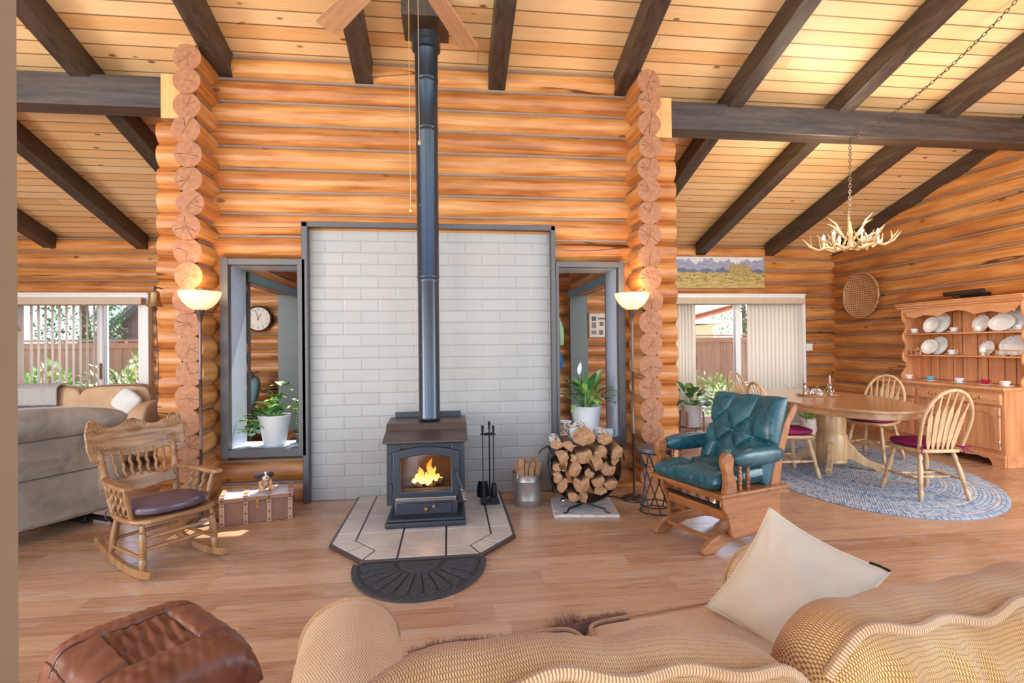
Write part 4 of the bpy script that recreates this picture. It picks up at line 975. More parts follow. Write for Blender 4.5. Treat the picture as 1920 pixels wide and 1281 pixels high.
def tufted(w, h, t, segs, M, name, par, mat, nu=110, ex=.3):
    def g(p):
        x, y, z = p
        if z > 0:
            d = sdist(x / w + .5, y / h + .5, segs); z += -.30 * t / 2 * math.exp(-(d / .016) ** 2) - .06 * t * math.exp(-(d / .07) ** 2) + .1 * t * (1 - math.exp(-(d / .12) ** 2))
        return (x, y, z)
    def sup(u, v):      # cushion as a top and a bottom sheet with square-ish rims
        top = v <= .5; r = (v if top else 1 - v) * 2
        return None
    m = MB(); n = nu
    def f(u, v):
        x, y = (u - .5), (v - .5); ed = (1 - abs(2 * x) ** 6) * (1 - abs(2 * y) ** 6); z = t / 2 * max(0, ed) ** .42
        k = 1 - .035 * (1 - ed)
        return g((x * w * k, y * h * k, z))
    m.grid(f, n, n); m.grid(lambda u, v: (f(u, v)[0], f(u, v)[1], -t / 2 * max(0, (1 - abs(2 * u - 1) ** 6) * (1 - abs(2 * v - 1) ** 6)) ** .42), n // 3, n // 3, flip=True)
    o = m.build(name, mat, par, smooth=60); o.matrix_local = M
    return o
# cushion frames: x across (seen from the front left to right), y up, z out
Bk = tr(-.235, 0, .665) @ Matrix(((0, -.33, .944, 0), (1, 0, 0, 0), (0, .944, .33, 0), (0, 0, 0, 1)))
tufted(.60, .62, .15, SEAMS, Bk, 'back_cushion', gl, TEAL)
SS = [((.2, 0), (.35, .35)), ((.35, .35), (.1, .6)), ((.35, .35), (.6, .6)), ((.6, .6), (.8, .3)), ((.8, .3), (.65, 0)), ((.8, .3), (1, .45)), ((.6, .6), (.55, 1)), ((.1, .6), (0, .5)), ((.1, .6), (.2, 1))]
Sk = tr(.055, 0, .445) @ Matrix(((0, -1, .0, 0), (1, 0, 0, 0), (0, .06, 1, 0), (0, 0, 0, 1)))
tufted(.57, .56, .13, SS, Sk, 'seat_cushion', gl, TEAL)
# ------------------------------------------------------------------ tan sofa in front of the camera
def m_weave(name, c1, c2, c3, sx=270, sy=105):
    """chenille basket weave: little dashes in staggered rows"""
    t = NT(name); u = t.sep(t.uv()); U, V = t.m('MULTIPLY', u[0], sx), t.m('MULTIPLY', u[1], sy)
    row = t.m('FLOOR', V); fu = t.m('FRACT', t.m('ADD', U, t.m('MULTIPLY', t.m('MODULO', row, 2), .5))); fv = t.m('FRACT', V)
    a = t.m('ABSOLUTE', t.m('SUBTRACT', fu, .5)); b = t.m('ABSOLUTE', t.m('SUBTRACT', fv, .5))
    h = t.m('SUBTRACT', 1.0, t.m('MAXIMUM', t.sm(a, .22, .46), t.m('MULTIPLY', t.sm(b, .34, .5), .5)))
    blot = t.noise(t.scl(t.obj(), (7, 7, 7)), 1, 3)
    c = t.mix(h, c3, t.ramp(blot, [(0.35, c2), (0.65, c1)]))
    t.bump(h, 0.55, 0.004); return t.fin(c, 0.85, 0, 0.15, Sheen_Weight=0.25)
SOFA = m_weave('tan_chenille_basket_weave', srgb(228, 180, 116), srgb(198, 144, 76), srgb(130, 80, 34))
SOFA2 = m_weave('tan_chenille_fine_weave', srgb(232, 198, 154), srgb(218, 180, 132), srgb(160, 118, 76), 190, 130)
WELT = m_weave('tan_welt_cord', srgb(214, 172, 128), srgb(196, 152, 106), srgb(150, 104, 62), 200, 20)
sf = thing('sofa', 'tan chenille sofa with loose back cushions, nearest the camera', 'sofa', (-.28, -3.13, 0), 9)
SW = 1.35        # local: x along the sofa, +y forward to the stove; arm centres at x = 0 and SW
def arm(x):
    m = MB(); R = .115
    def f(u, v):
        a = -.35 * PI + 1.7 * PI * u; yy = -.02 - .84 * v
        return (x + R * 1.12 * math.sin(a - .5 * PI) * (1 + .03 * math.sin(v * 9)), yy, .50 + R * math.cos(a - .5 * PI) + .006 * math.sin(v * 7))
    m.grid(f, 30, 20, us=(.6, .84)); m.box((x, -.45, .27), (.19, .82, .44))
    vs = [(x, -.012, .50)] + [(f(i / 30, 0)[0], -.012, f(i / 30, 0)[2]) for i in range(31)]
    m.add(vs, [(0, i + 2, i + 1) for i in range(30)], 0, [[(0.1, .1), (.12 + i * .01, .2), (.11 + i * .01, .2)] for i in range(30)])
    m.box((x, -.02, .25), (.2, .02, .42)); o = m.build('arm', SOFA2, sf)
    m = MB(); m.tube([(f(i / 30, 0)[0], -.014, f(i / 30, 0)[2]) for i in range(31)], .0075, 8); m.build('welt', WELT, o)
arm(0); arm(SW)
m = MB(); m.box((SW / 2, -.50, .18), (SW - .18, .92, .22)); m.box((SW / 2, -.98, .36), (SW - .1, .10, .56)); m.build('frame', SOFA2, sf, bevel=.03, seg=3)
for i in range(2):
    w = (SW - .22) / 2; cx = .11 + w * (i + .5)
    m = MB(); m.pad(w - .004, .72, .17, .16, .5, tr(cx, -.38, .385), 64, 20); o = m.build('seat_cushion', SOFA2, sf)
    m = MB(); loop = []
    for k in range(64):
        a = 2 * PI * k / 64; sp2 = lambda c, p: math.copysign(abs(c) ** p, c); loop.append((cx + (w - .01) / 2 * .97 * sp2(math.cos(a), .2), -.38 + .352 * sp2(math.sin(a), .2), .448))
    m.tube(loop, .006, 6, closed=True); m.build('welt', WELT, o)
random.seed(5)
def back_cushion(x0, x1, k):
    """slumped loose cushion; welt along the rear top edge"""
    w = x1 - x0; ph = k * 2.3
    def prof(u, v):
        s = 2 * u - 1; e = (1 - abs(s) ** 5) ** .35 if abs(s) < 1 else 0
        top = .888 + .02 * math.sin(u * 5 + ph) - .05 * abs(s) ** 6 + (.006 if k else .002)
        a = 2 * PI * v; ca, sa = math.cos(a), math.sin(a)
        sp2 = lambda c, p: math.copysign(abs(c) ** p, c)
        y = -.87 + .125 * sp2(ca, .75) * (.35 + .65 * e); z = .67 + (top - .67) * sp2(sa, .62) * (.55 + .45 * e)
        cr = .004 * math.sin(u * 26 + 9 * v + ph) * max(0, sa) + .008 * math.sin(u * 13 - 14 * v + 2 * ph) * (.4 + .6 * abs(ca))
        pl = max(0, min(1, (v - .325) / .05)) * max(0, min(1, (.72 - v) / .05)); y -= pl * (.007 * math.sin(u * 44 + 1.5 * math.sin(u * 8 + ph) + 4 * v) + .004 * math.sin(u * 71 - 6 * v))
        return (x0 + w * u, y + cr * ca, z + cr * sa * .8)
    m = MB(); m.grid(prof, 150, 56, cv=True, us=(.75, 1.1))
    for uu in (0, 1): pts = [prof(uu, j / 56) for j in range(56)]; m.add(pts, [tuple(range(56)) if uu else tuple(range(56))[::-1]])
    o = m.build('back_cushion', SOFA, sf, smooth=80)
    m = MB(); m.tube([Vector(prof(.015 + .97 * i / 50, .305 + .008 * math.sin(i * .5 + ph))) + Vector((0, -.004, .003)) for i in range(51)], .0085, 9); m.build('welt', WELT, o)
back_cushion(-.06, .685, 0); back_cushion(.69, 1.36, 1)
# cream pillow leaning in the far corner
CREAM = plain('cream_cotton', srgb(206, 188, 162), 0.8, var=0.04, bump=0.12, bscale=14, spec=0.2)
A_, B_, L_ = Vector((1.0, -3.10, .795)), Vector((1.17, -3.37, .70)), Vector((.80, -3.07, .485)); D_ = L_ + B_ - A_
NN = (B_ - A_).cross(L_ - A_).normalized()
if NN.y > 0: NN = -NN
def pil(sg):
    def f(u, v):
        s, t = 2 * u - 1, 2 * v - 1; e = max(0, (1 - s * s) * (1 - t * t)); pin = 1 - .10 * (1 - abs(s) ** 2) * t * t - 0; 
        uu = .5 + s / 2 * (1 - .10 * (1 - t * t)); vv = .5 + t / 2 * (1 - .10 * (1 - s * s))
        p = A_ + (B_ - A_) * uu + (L_ - A_) * vv
        return p + NN * sg * (.072 * e ** .6 + .004 * math.sin(14 * u + 9 * v) * e + .006 * math.sin(10 * (u - v)) * e + .007 * math.sin(math.atan2(v + .02, u + .02) * 15) * math.exp(-2.0 * math.hypot(u, v)) * e ** .4)
    return f
po = thing('throw_pillow', 'cream throw pillow leaning in the corner of the tan sofa', 'pillow', (0, 0, 0))
m = MB(); m.grid(pil(1), 40, 40); m.grid(pil(-1), 40, 40, flip=True); m.build('pillow_cover', CREAM, po, smooth=70)
m = MB(); f_ = pil(1); rim = [f_(i / 16, 0) for i in range(17)] + [f_(1, i / 16) for i in range(1, 17)] + [f_(1 - i / 16, 1) for i in range(1, 17)] + [f_(0, 1 - i / 16) for i in range(1, 16)]
m.tube(rim, .0035, 6, closed=True); m.build('seam', CREAM, po)
m = MB(); q = f_(.86, 0.0); q2 = f_(1.0, .0); m.tube([Vector(q) + Vector((0, 0, .004)), (Vector(q) + Vector(q2)) / 2 + Vector((0, 0, .004)), Vector(q2)], .004, 6); m.build('label_tab', BLACKM, po)
# brown fur throw at the front edge of the seat
FUR = plain('dark_brown_fur', srgb(124, 94, 78), 0.9, var=0.3, scale=40, spec=0.1)
ft_ = thing('fur_throw', 'shaggy brown fur throw hanging over the front of the tan sofa', 'throw', (-.28, -3.13, 0), 9)
m = MB(); m.grid(lambda u, v: (.16 + .72 * u, .022 + .02 * math.sin(u * 9), .42 - .34 * v), 30, 8); m.build('hide', FUR, ft_, solid=.01)
m = MB(); random.seed(9)
for i in range(14000):
    u, v = random.random(), random.random() ** 1.4; b = Vector((.16 + .72 * u, .03 + .02 * math.sin(u * 9), .42 - .34 * v)); h = .016 + .016 * random.random() + (.035 if .62 < u < .76 and v < .3 else 0)
    d = Vector((random.uniform(-.5, .5), random.uniform(.2, 1), random.uniform(-.3, .9))).normalized() * h; s = Vector((random.uniform(-1, 1), random.uniform(-1, 1), 0)).normalized() * .0009
    m.add([b - s, b + s, b + d + Vector((0, 0, -.006))], [(0, 1, 2)])
o = m.build('fur', FUR, ft_, smooth=0); o['kind'] = 'stuff'
# ------------------------------------------------------------------ dining room: rug, table, chairs
def m_rug():
    t = NT('braided_rug'); s = t.sep(t.obj())
    r = t.m('SQRT', t.m('ADD', t.m('POWER', t.m('DIVIDE', s[0], 1.6), 2), t.m('POWER', t.m('DIVIDE', s[1], 1.02), 2)))
    k = t.m('MULTIPLY', r, 40); ringi = t.m('FLOOR', k); fr = t.m('FRACT', k)
    ang = t.m('ARCTAN2', t.m('DIVIDE', s[1], 1.02), t.m('DIVIDE', s[0], 1.6))
    a = t.m('ADD', t.m('MULTIPLY', ang, t.m('ADD', t.m('MULTIPLY', ringi, 9.0), 9)), t.m('MULTIPLY', fr, 1.2))
    pl = t.m('SINE', t.m('MULTIPLY', a, 1.0))
    rnd = t.white(ringi, '1D')[0]; w = t.white(t.com(ringi, t.m('FLOOR', t.m('DIVIDE', a, 3.1416))))[0]
    band = t.ramp(rnd, [(0.0, srgb(112, 136, 158)), (0.35, srgb(140, 156, 170)), (0.6, srgb(172, 174, 172)), (0.85, srgb(178, 158, 158))])
    band.node.color_ramp.interpolation = 'CONSTANT'
    c = t.mix(t.m('MULTIPLY', w, .8), band, srgb(206, 208, 210)); c = t.mix(t.m('GREATER_THAN', w, .9), c, srgb(104, 120, 140))
    gap = t.sm(t.m('ABSOLUTE', t.m('SUBTRACT', fr, .5)), .36, .5)
    c = t.mix(t.m('MULTIPLY', gap, .6), c, srgb(82, 92, 104))
    t.bump(t.m('SUBTRACT', t.m('MULTIPLY', pl, .3), gap), .6, .006); return t.fin(c, 0.9, 0, 0.1)
m = MB(); n = 96
E1 = lambda k, f: (1.6 * f * math.cos(2 * PI * k / n), 1.02 * f * math.sin(2 * PI * k / n))
vs = [(0, 0, .011)] + [E1(k, .99) + (.011,) for k in range(n)] + [E1(k, 1) + (.004,) for k in range(n)] + [E1(k, 1) + (0,) for k in range(n)]
m.add(vs, [(0, 1 + k, 1 + (k + 1) % n) for k in range(n)] + [(1 + j * n + k, 1 + (j + 1) * n + k, 1 + (j + 1) * n + (k + 1) % n, 1 + j * n + (k + 1) % n) for j in range(2) for k in range(n)])
tag(m.build('oval_rug', m_rug(), None, loc=(4.145, .292, 0), rz=66.7), 'blue grey oval braided rug under the dining table', 'rug')
RZ = .011
LOAK = wood('light_oak', srgb(204, 170, 128), srgb(170, 132, 92), 'z', 1.0, 0.35, bump=0.06); LOAKX = wood('light_oak_long', srgb(190, 148, 106), srgb(158, 114, 74), 'y', .7, 0.2, bump=0.03, coat=.4)
TX, TY, TR = 3.97, .40, -13
tb = thing('dining_table', 'oval light oak dining table on a turned pedestal with claw feet', 'table', (TX, TY, RZ), TR)
def stad(a, b, st, n=40):     # oval with short straight sides: b half length, st half straight
    return [(a * math.cos(t), st + (b - st) * math.sin(t)) for t in [PI * k / n for k in range(n + 1)]] + [(a * math.cos(t), -st + (b - st) * math.sin(t)) for t in [PI + PI * k / n for k in range(n + 1)]]
m = MB(); m.prism(stad(.55, 1.12, .2), .028, None, 0, .69); m.build('tabletop', LOAKX, tb, bevel=.009, seg=3)
m = MB(); m.prism(stad(.52, 1.09, .2), .055, None, 0, .636); m.build('apron', LOAKX, tb, bevel=.004)
m = MB()
for y in (-.2, .2): m.box((0, y, .667), (1.094, .004, .062))
m.build('leaf_seam', plain('dark_oak_seam', srgb(120, 84, 52), .5), tb)
m = MB(); m.lathe([(0, .63), (.17, .63), (.17, .60), (.128, .595), (.132, .585), (.128, .575), (.134, .565), (.128, .555), (.132, .53), (.136, .47), (.134, .42), (.128, .405), (.135, .395), (.128, .385), (.135, .375), (.128, .365), (.13, .35), (0, .35)], seg=36); m.lathe([(0, .352), (.138, .352), (.146, .33), (.146, .10), (.138, .085), (.142, .07), (.136, .055), (0, .055)], seg=12); m.build('pedestal', LOAK, tb, bevel=.003)
for k in range(4):
    A = math.radians(45 + 90 * k + 16)
    prof = [(.12, .30), (.17, .26), (.24, .17), (.31, .11), (.38, .085), (.44, .07), (.455, .035), (.44, .0), (.38, .0), (.36, .03), (.28, .045), (.2, .085), (.12, .10)]
    m = MB(); m.prism(prof, .055, rot('Z', math.degrees(A)) @ tr(0, .0275, 0) @ XZ)
    for j in (-1, 0, 1): m.lathe([(0, -.03), (.012, -.024), (.016, 0), (.012, .024), (0, .03)], M=rot('Z', math.degrees(A)) @ tr(.44, j * .021, .032) @ rot('Y', 72), seg=10)
    m.build('leg', LOAK, tb, bevel=.008, seg=3)
CLEG = ((0, .010), (.06, .017), (.16, .021), (.24, .015), (.26, .019), (.28, .014), (.3, .0195), (.32, .014), (.34, .020), (.36, .014), (.42, .018), (.6, .0215), (.72, .018), (.8, .0135), (.84, .019), (.9, .018), (1, .012))
CSTR = ((0, .007), (.15, .010), (.3, .014), (.34, .009), (.37, .014), (.4, .009), (.43, .015), (.5, .017), (.57, .015), (.6, .009), (.63, .014), (.66, .009), (.7, .014), (.85, .010), (1, .007))
WINE = plain('wine_red_cotton', srgb(140, 30, 82), 0.7, var=0.08, bump=0.2, bscale=300, spec=.2)
def windsor(label, loc, rz):
    """arrow-back chair; faces local +x"""
    o = thing('dining_chair', label, 'chair', loc, rz, 'arrow back dining chairs')
    m = MB(); poly = [(-.19, -.15), (-.12, -.195), (.05, -.215), (.16, -.205), (.205, -.15), (.215, 0), (.205, .15), (.16, .205), (.05, .215), (-.12, .195), (-.19, .15), (-.20, 0)]
    m.prism(poly, .03, None, 0, .385); m.build('seat', LOAK, o, bevel=.011, seg=3)
    feet = {}
    for sx, x0, x1 in ((1, .14, .215), (-1, -.13, -.215)):
        for s in (-1, 1):
            p, q = Vector((x1, s * .205, .0)), Vector((x0, s * .14, .39)); feet[sx, s] = (p, q)
            m = MB(); m.turn(p, q, CLEG); m.build('leg', LOAK, o)
    mids = []
    for s in (-1, 1):
        a, b = feet[1, s][0].lerp(feet[1, s][1], .42), feet[-1, s][0].lerp(feet[-1, s][1], .42); m = MB(); m.turn(a, b, CSTR, 10); m.build('stretcher', LOAK, o); mids.append(a.lerp(b, .5)); 
    for f in (.3, .7):
        a = feet[1, -1][0].lerp(feet[1, -1][1], .42).lerp(feet[-1, -1][0].lerp(feet[-1, -1][1], .42), f); b = feet[1, 1][0].lerp(feet[1, 1][1], .42).lerp(feet[-1, 1][0].lerp(feet[-1, 1][1], .42), f)
        m = MB(); m.turn(a, b, CSTR, 10); m.build('stretcher', LOAK, o)
    lean = lambda z: -.165 - (z - .41) * .30
    bow = []
    for k in range(41):
        a = PI * k / 40; y = -.215 * math.cos(a) * (1 + .05 * math.sin(a)); z = .41 + .50 * math.sin(a) ** .62 if 0 < k < 40 else .40
        bow.append((lean(z), y * (1 - .18 * (1 - min(1, (z - .40) / .3))), z))
    m = MB(); m.tube(bow, .0145, 10); m.build('back_bow', LOAK, o)
    for k in range(6):
        yb = -.10 + .04 * k; yt = yb * 1.5; zt = .41 + .50 * (1 - (abs(yt) / .222) ** 2) ** .31 - .008
        P = [(0, .006), (.06, .012), (.16, .019), (.42, .021), (.66, .019), (.78, .008), (1, .006)]; vs = []
        for f, w in P:
            y, z = yb + (yt - yb) * f, .405 + (zt - .405) * f; x = lean(z) + .012 * math.sin(PI * f)
            vs += [(x - .0045, y - w, z), (x - .0045, y + w, z), (x + .0045, y + w, z), (x + .0045, y - w, z)]
        m = MB(); m.add(vs, [(4 * i + k2, 4 * i + (k2 + 1) % 4, 4 * i + 4 + (k2 + 1) % 4, 4 * i + 4 + k2) for i in range(6) for k2 in range(4)] + [(3, 2, 1, 0), (24, 25, 26, 27)]); m.build('arrow_spindle', LOAK, o, bevel=.002)
    return o
def chair_pad(label, loc, rz):
    o = thing('seat_cushion', label, 'cushion', loc, rz, 'wine red chair pads')
    m = MB(); m.pad(.39, .40, .055, .7, .55, tr(.025, 0, .4445)); m.build('pad', WINE, o)
    m = MB()
    for s in (-1, 1):
        for dx, dz in ((-.06, -.035), (-.045, .012), (-.02, -.05)): m.tube([(-.15, s * .15, .44), (-.185, s * .165, .435), (-.185 + dx, s * (.165 - dx), .43 + dz)], [.006, .007, .003], 6)
    m.build('tie', WINE, o); return o
spots = [((4.02, -.62, RZ), 85, 'light oak dining chair at the near end of the table, back to camera'),
         ((4.74, .72, RZ), 203, 'light oak dining chair between the table and the china hutch'),
         ((3.30, .18, RZ), -4, 'light oak dining chair on the side of the table behind the teal glider'),
         ((3.95, 1.72, RZ), -62, 'light oak dining chair at the far end of the table by the patio door')]
for i, (p, a, lb) in enumerate(spots):
    if i == 0: c0 = windsor(lb, p, a); d0 = chair_pad('wine red pad tied on the chair at the near end of the table', p, a)
    else:
        dup(c0, lb, p, a); dup(d0, ('', 'wine red pad on the chair in front of the china hutch', 'wine red pad on the chair behind the teal glider', 'wine red pad on the chair by the patio door')[i], p, a)
# tray with two candlesticks and a covered dish
TZ = RZ + .718
tx, ty = 3.98, .62
SILV = plain('silver_tray_metal', srgb(196, 176, 150), 0.25, 0.7); CRYS = glassy('cut_crystal', (0.94, 0.96, 0.98, 1), 0.03); PINKC = plain('dusty_pink_wax', srgb(206, 160, 150), 0.5)
o = thing('tray', 'oval wooden tray with raised edge on the dining table', 'tray', (tx, ty, TZ), 76)
m = MB(); m.lathe([(0, .004), (.12, .004), (.125, 0), (.155, .014), (.158, .018), (.152, .018), (.124, .009), (0, .009)], seg=40, sy=1.35, sx=.75); m.build('dish', wood('tray_wood', srgb(212, 172, 126), srgb(176, 134, 90), 'y'), o)
def at(along, across, z=.010): a = math.radians(-40); return (tx + along * math.cos(a) - across * math.sin(a), ty + along * math.sin(a) + across * math.cos(a), TZ + z)
o.rotation_euler = (0, 0, math.radians(50))
cs = thing('candlestick', 'crystal candlestick on the left end of the tray', 'candlestick', at(-.12, 0), 0, 'crystal candlesticks')
m = MB(); m.lathe([(0, 0), (.034, 0), (.036, .006), (.026, .014), (.012, .022), (.016, .034), (.024, .048), (.016, .062), (.010, .07), (.016, .085), (.018, .10), (.012, .106), (.022, .122), (.026, .128), (.012, .128), (.011, .11), (0, .11)], seg=20); m.build('stem', CRYS, cs)
m = MB(); m.tube([(.018, 0, .03), (.045, 0, .04), (.05, 0, .065), (.03, 0, .08), (.014, 0, .085)], .005, 8); m.build('handle', CRYS, cs)
cn = thing('candle', 'dusty pink taper candle in the left candlestick', 'candle', tuple(Vector(at(-.12, 0)) + Vector((0, 0, .111))), 0, 'pink taper candles')
m = MB(); m.lathe([(0, 0), (.0095, 0), (.009, .08), (.0085, .10), (.004, .106), (0, .107)], seg=14); m.build('wax', PINKC, cn); m = MB(); m.tube([(0, 0, .105), (.001, 0, .114)], .001, 5); m.build('wick', BLACKM, cn)
dup(cs, 'crystal candlestick on the right end of the tray', at(.12, 0)); dup(cn, 'dusty pink taper candle in the right candlestick', tuple(Vector(at(.12, 0)) + Vector((0, 0, .111))))
o = thing('covered_dish', 'crystal dish with domed lid between the two candlesticks', 'dish', at(.0, 0)); 
m = MB(); m.lathe([(0, 0), (.05, 0), (.062, .006), (.066, .012), (.05, .012), (0, .01)], seg=24); m.build('base', CRYS, o)
m = MB(); pr_ = [(.060, .013)] + [(.060 * math.cos(a) , .013 + .07 * math.sin(a)) for a in [PI / 2 * k / 9 for k in range(1, 9)]] + [(.006, .084), (.012, .094), (.008, .102), (0, .104)]
m.lathe(pr_, seg=24); 
for v in range(len(m.v)):
    x, y, z = m.v[v]; k = 1 + .05 * (((v * 7) % 2) * 2 - 1) * (1 if z < .08 else 0); m.v[v] = (x * k, y * k, z)
m.build('lid', CRYS, o, smooth=0)
# ------------------------------------------------------------------ antler chandelier on its swagged chain
ANT = plain('pale_antler', srgb(196, 164, 124), 0.45, var=0.14, scale=14); BULB = glow('lit_bulb', (1, .86, .62, 1), 22); SLEEVE = plain('candle_sleeve', srgb(236, 220, 190), 0.5)
CX, CY, CZ = 4.01, .15, 2.265
ch = thing('antler_chandelier', 'antler chandelier with lit candle bulbs hanging on a chain over the dining table', 'chandelier', (CX, CY, CZ))
m = MB(); m.lathe([(0, -.03), (.02, -.025), (.028, 0), (.03, .04), (.02, .06), (.012, .10), (.03, .14), (.02, .17), (.008, .26), (0, .26)], seg=14); m.build('hub', ANT, ch)
random.seed(4)
for k in range(6):
    a = 2 * PI * k / 6 + .25; ca, sa = math.cos(a), math.sin(a); P = lambda r, z, da=0.0: (r * math.cos(a + da), r * math.sin(a + da), z)
    m = MB(); m.tube([P(.02, .0), P(.10, -.015), P(.20, .02), P(.28, .0, .1), P(.36, .04, .2), P(.42, .12, .26)], [.014, .016, .014, .013, .010, .003], 8)
    for r, z, dr, dz, da in ((.19, .02, .05, .11, -.3), (.25, .0, .03, .12, .35), (.32, .02, .08, .09, -.15), (.12, -.01, .05, .12, .5), (.34, .04, .02, .11, .45)): m.tube([P(r, z), P(r + dr * .4, z + dz * .35, da * .5), P(r + dr, z + dz, da)], [.010, .008, .002], 7)
    an = m.build('antler', ANT, ch)
    m = MB(); m.tube([P(.03, .08, .5), P(.08, .13, .5), P(.15, .21 + .06 * (k % 2), .55), P(.22, .24 + .10 * (k % 2), .6)], [.012, .011, .009, .002], 7); m.build('upper_tine', ANT, ch)
    m = MB(); x, y, _ = P(.23, 0); m.lathe([(0, .0), (.016, .0), (.018, .02), (.011, .024), (.011, .085), (0, .085)], (x, y, .01), 12); s_ = m.build('candle_sleeve', SLEEVE, ch)
    m = MB(); m.lathe([(0, .085), (.010, .088), (.014, .105), (.011, .125), (.004, .145), (0, .15)], (x, y, .01), 12); m.build('bulb', BULB, s_)
lamp('chandelier_light', 'POINT', 62, (CX, CY, CZ + .55), (0, 0, 0), (1, .84, .62), .3)
def chain(m, pts, L=.04, r=.0035):
    d, i = 0.0, 0; P = [Vector(p) for p in pts]; seg = [(P[k + 1] - P[k]).length for k in range(len(P) - 1)]; tot = sum(seg); n = int(tot / (L * .78))
    def at_(s):
        for k, l in enumerate(seg):
            if s <= l or k == len(seg) - 1: return P[k].lerp(P[k + 1], min(1, s / l)), (P[k + 1] - P[k]).normalized()
            s -= l
    for i in range(n):
        c, t = at_(tot * (i + .5) / n); x = t.orthogonal().normalized(); y = t.cross(x); a = (i % 2) * PI / 2; u = x * math.cos(a) + y * math.sin(a)
        m.tube([c + t * (L / 2 * math.cos(q)) + u * (L * .27 * math.sin(q)) for q in [2 * PI * k / 10 for k in range(10)]], r, 5, closed=True)
CHM = plain('dark_brown_chain', srgb(88, 74, 66), 0.4, 0.7)
hk = Vector((4.025, .15, 3.345)); LC = Vector((CX, CY, CZ))
m = MB(); chain(m, [(0, 0, .26), tuple(hk - LC)]); m.build('chain', CHM, ch)
e = Vector((4.62, -.93, ROOF(-.93) - .02)); sw = []
for i in range(15): t = i / 14; p = hk.lerp(e, t); p.z -= 4 * .10 * t * (1 - t); sw.append(tuple(p - LC))
m = MB(); chain(m, sw); m.build('swag_chain', CHM, ch)
m = MB(); q = hk - LC; m.tube([tuple(q), (q.x, q.y, q.z + .02), (q.x + .012, q.y, q.z + .04), (q.x, q.y, 3.37 - LC.z)], .004, 6); m.build('ceiling_hook', CHM, ch)
# ------------------------------------------------------------------ china hutch against the right wall
HUT = wood('warm_maple', srgb(222, 160, 110), srgb(192, 124, 78), 'z', .8, 0.32, bump=0.04); HUTY = wood('warm_maple_long', srgb(226, 166, 116), srgb(196, 130, 84), 'y', .8, 0.3, bump=0.04)
hu = thing('china_hutch', 'maple china hutch with scalloped open shelves above drawers and doors', 'hutch', (5.64, .07, 0))
# local: x to the wall, y along it away from the camera; base .0-.82
YL = 1.53
m = MB(); m.box((.27, YL / 2, .45), (.50, YL - .02, .70)); m.build('carcass', HUT, hu, bevel=.004)
m = MB(); m.box((.26, YL / 2, .812), (.56, YL + .03, .028)); m.box((.265, YL / 2, .792), (.535, YL, .014)); m.build('counter_top', HUTY, hu, bevel=.006, seg=3)
foot = [(0, 0), (.13, 0), (.14, .04), (.17, .075), (.22, .07), (.27, .085), (.40, .075), (YL / 2 - .12, .085), (YL / 2, .06)]
foot = foot + [(YL - x, z) for x, z in foot[::-1]][1:] + [(YL, .125), (0, .125)]
YZ = Matrix(((0, 0, 1, 0), (1, 0, 0, 0), (0, 1, 0, 0), (0, 0, 0, 1)))      # draws (x, y) as (y, z), extrudes along +x
m = MB(); m.prism(foot, .03, tr(.0, 0, 0) @ YZ); m.box((.26, .012, .06), (.48, .024, .12)); m.box((.26, YL - .012, .06), (.48, .024, .12)); m.build('plinth', HUTY, hu, bevel=.003)
for (a, b) in ((.02, .50), (.52, 1.01), (1.03, 1.51)):
    m = MB(); m.box((.008, (a + b) / 2, .70), (.03, b - a - .03, .115)); d = m.build('drawer', HUTY, hu, bevel=.008, seg=3)
    c = (a + b) / 2 + .03
    for dy in (-.045, .045):
        m = MB(); m.lathe([(0, 0), (.017, 0), (.015, .004), (.006, .006), (.006, .014), (.009, .018), (0, .02)], M=tr(-.008, c + dy, .71) @ rot('Y', -90), seg=12); m.build('drawer_rosette', BRASS, d)
    m = MB(); m.tube([(-.022, c - .045, .71), (-.03, c - .04, .69), (-.034, c, .682), (-.03, c + .04, .69), (-.022, c + .045, .71)], .0045, 7); m.build('drawer_pull', BRASS, d)
for (a, b) in ((.02, .50), (1.03, 1.51)):
    m = MB(); w = b - a - .05; o_ = [(-w / 2, 0), (w / 2, 0), (w / 2, .44)] + [(w / 2 * (1 - 2 * i / 12), .44) for i in range(1, 13)]
    i_ = [(-w / 2 + .055, .055), (w / 2 - .055, .055), (w / 2 - .055, .29)] + [((w / 2 - .055) * math.cos(PI * i / 12), .29 + .095 * math.sin(PI * i / 12)) for i in range(1, 13)]
    ring(m, o_, i_, .02, tr(-.008, (a + b) / 2, .175) @ YZ); d = m.build('door', HUT, hu, bevel=.005)
    m = MB(); m.prism(i_, .01, tr(.0, (a + b) / 2, .175) @ YZ); m.build('door_panel', HUT, d)
    for z in (.25, .54):
        m = MB(); ye = a + .022 if a < .5 else b - .022; m.box((-.011, ye, z), (.006, .026, .05)); m.lathe([(.006, -.028), (.006, .028)], (-.015, ye - .0, z), 8); m.build('hinge', SILV, d, bevel=.002)
m = MB()
for k in range(3): m.box((-.002, .765, .25 + .13 * k), (.02, .44, .118))
m.build('middle_drawer_front', HUTY, hu, bevel=.006)
for k in range(3):
    m = MB(); m.tube([(-.012, .735, .262 + .13 * k), (-.03, .735, .255 + .13 * k), (-.034, .765, .248 + .13 * k), (-.03, .795, .255 + .13 * k), (-.012, .795, .262 + .13 * k)], .0045, 7); m.build('drawer_pull', BRASS, hu)
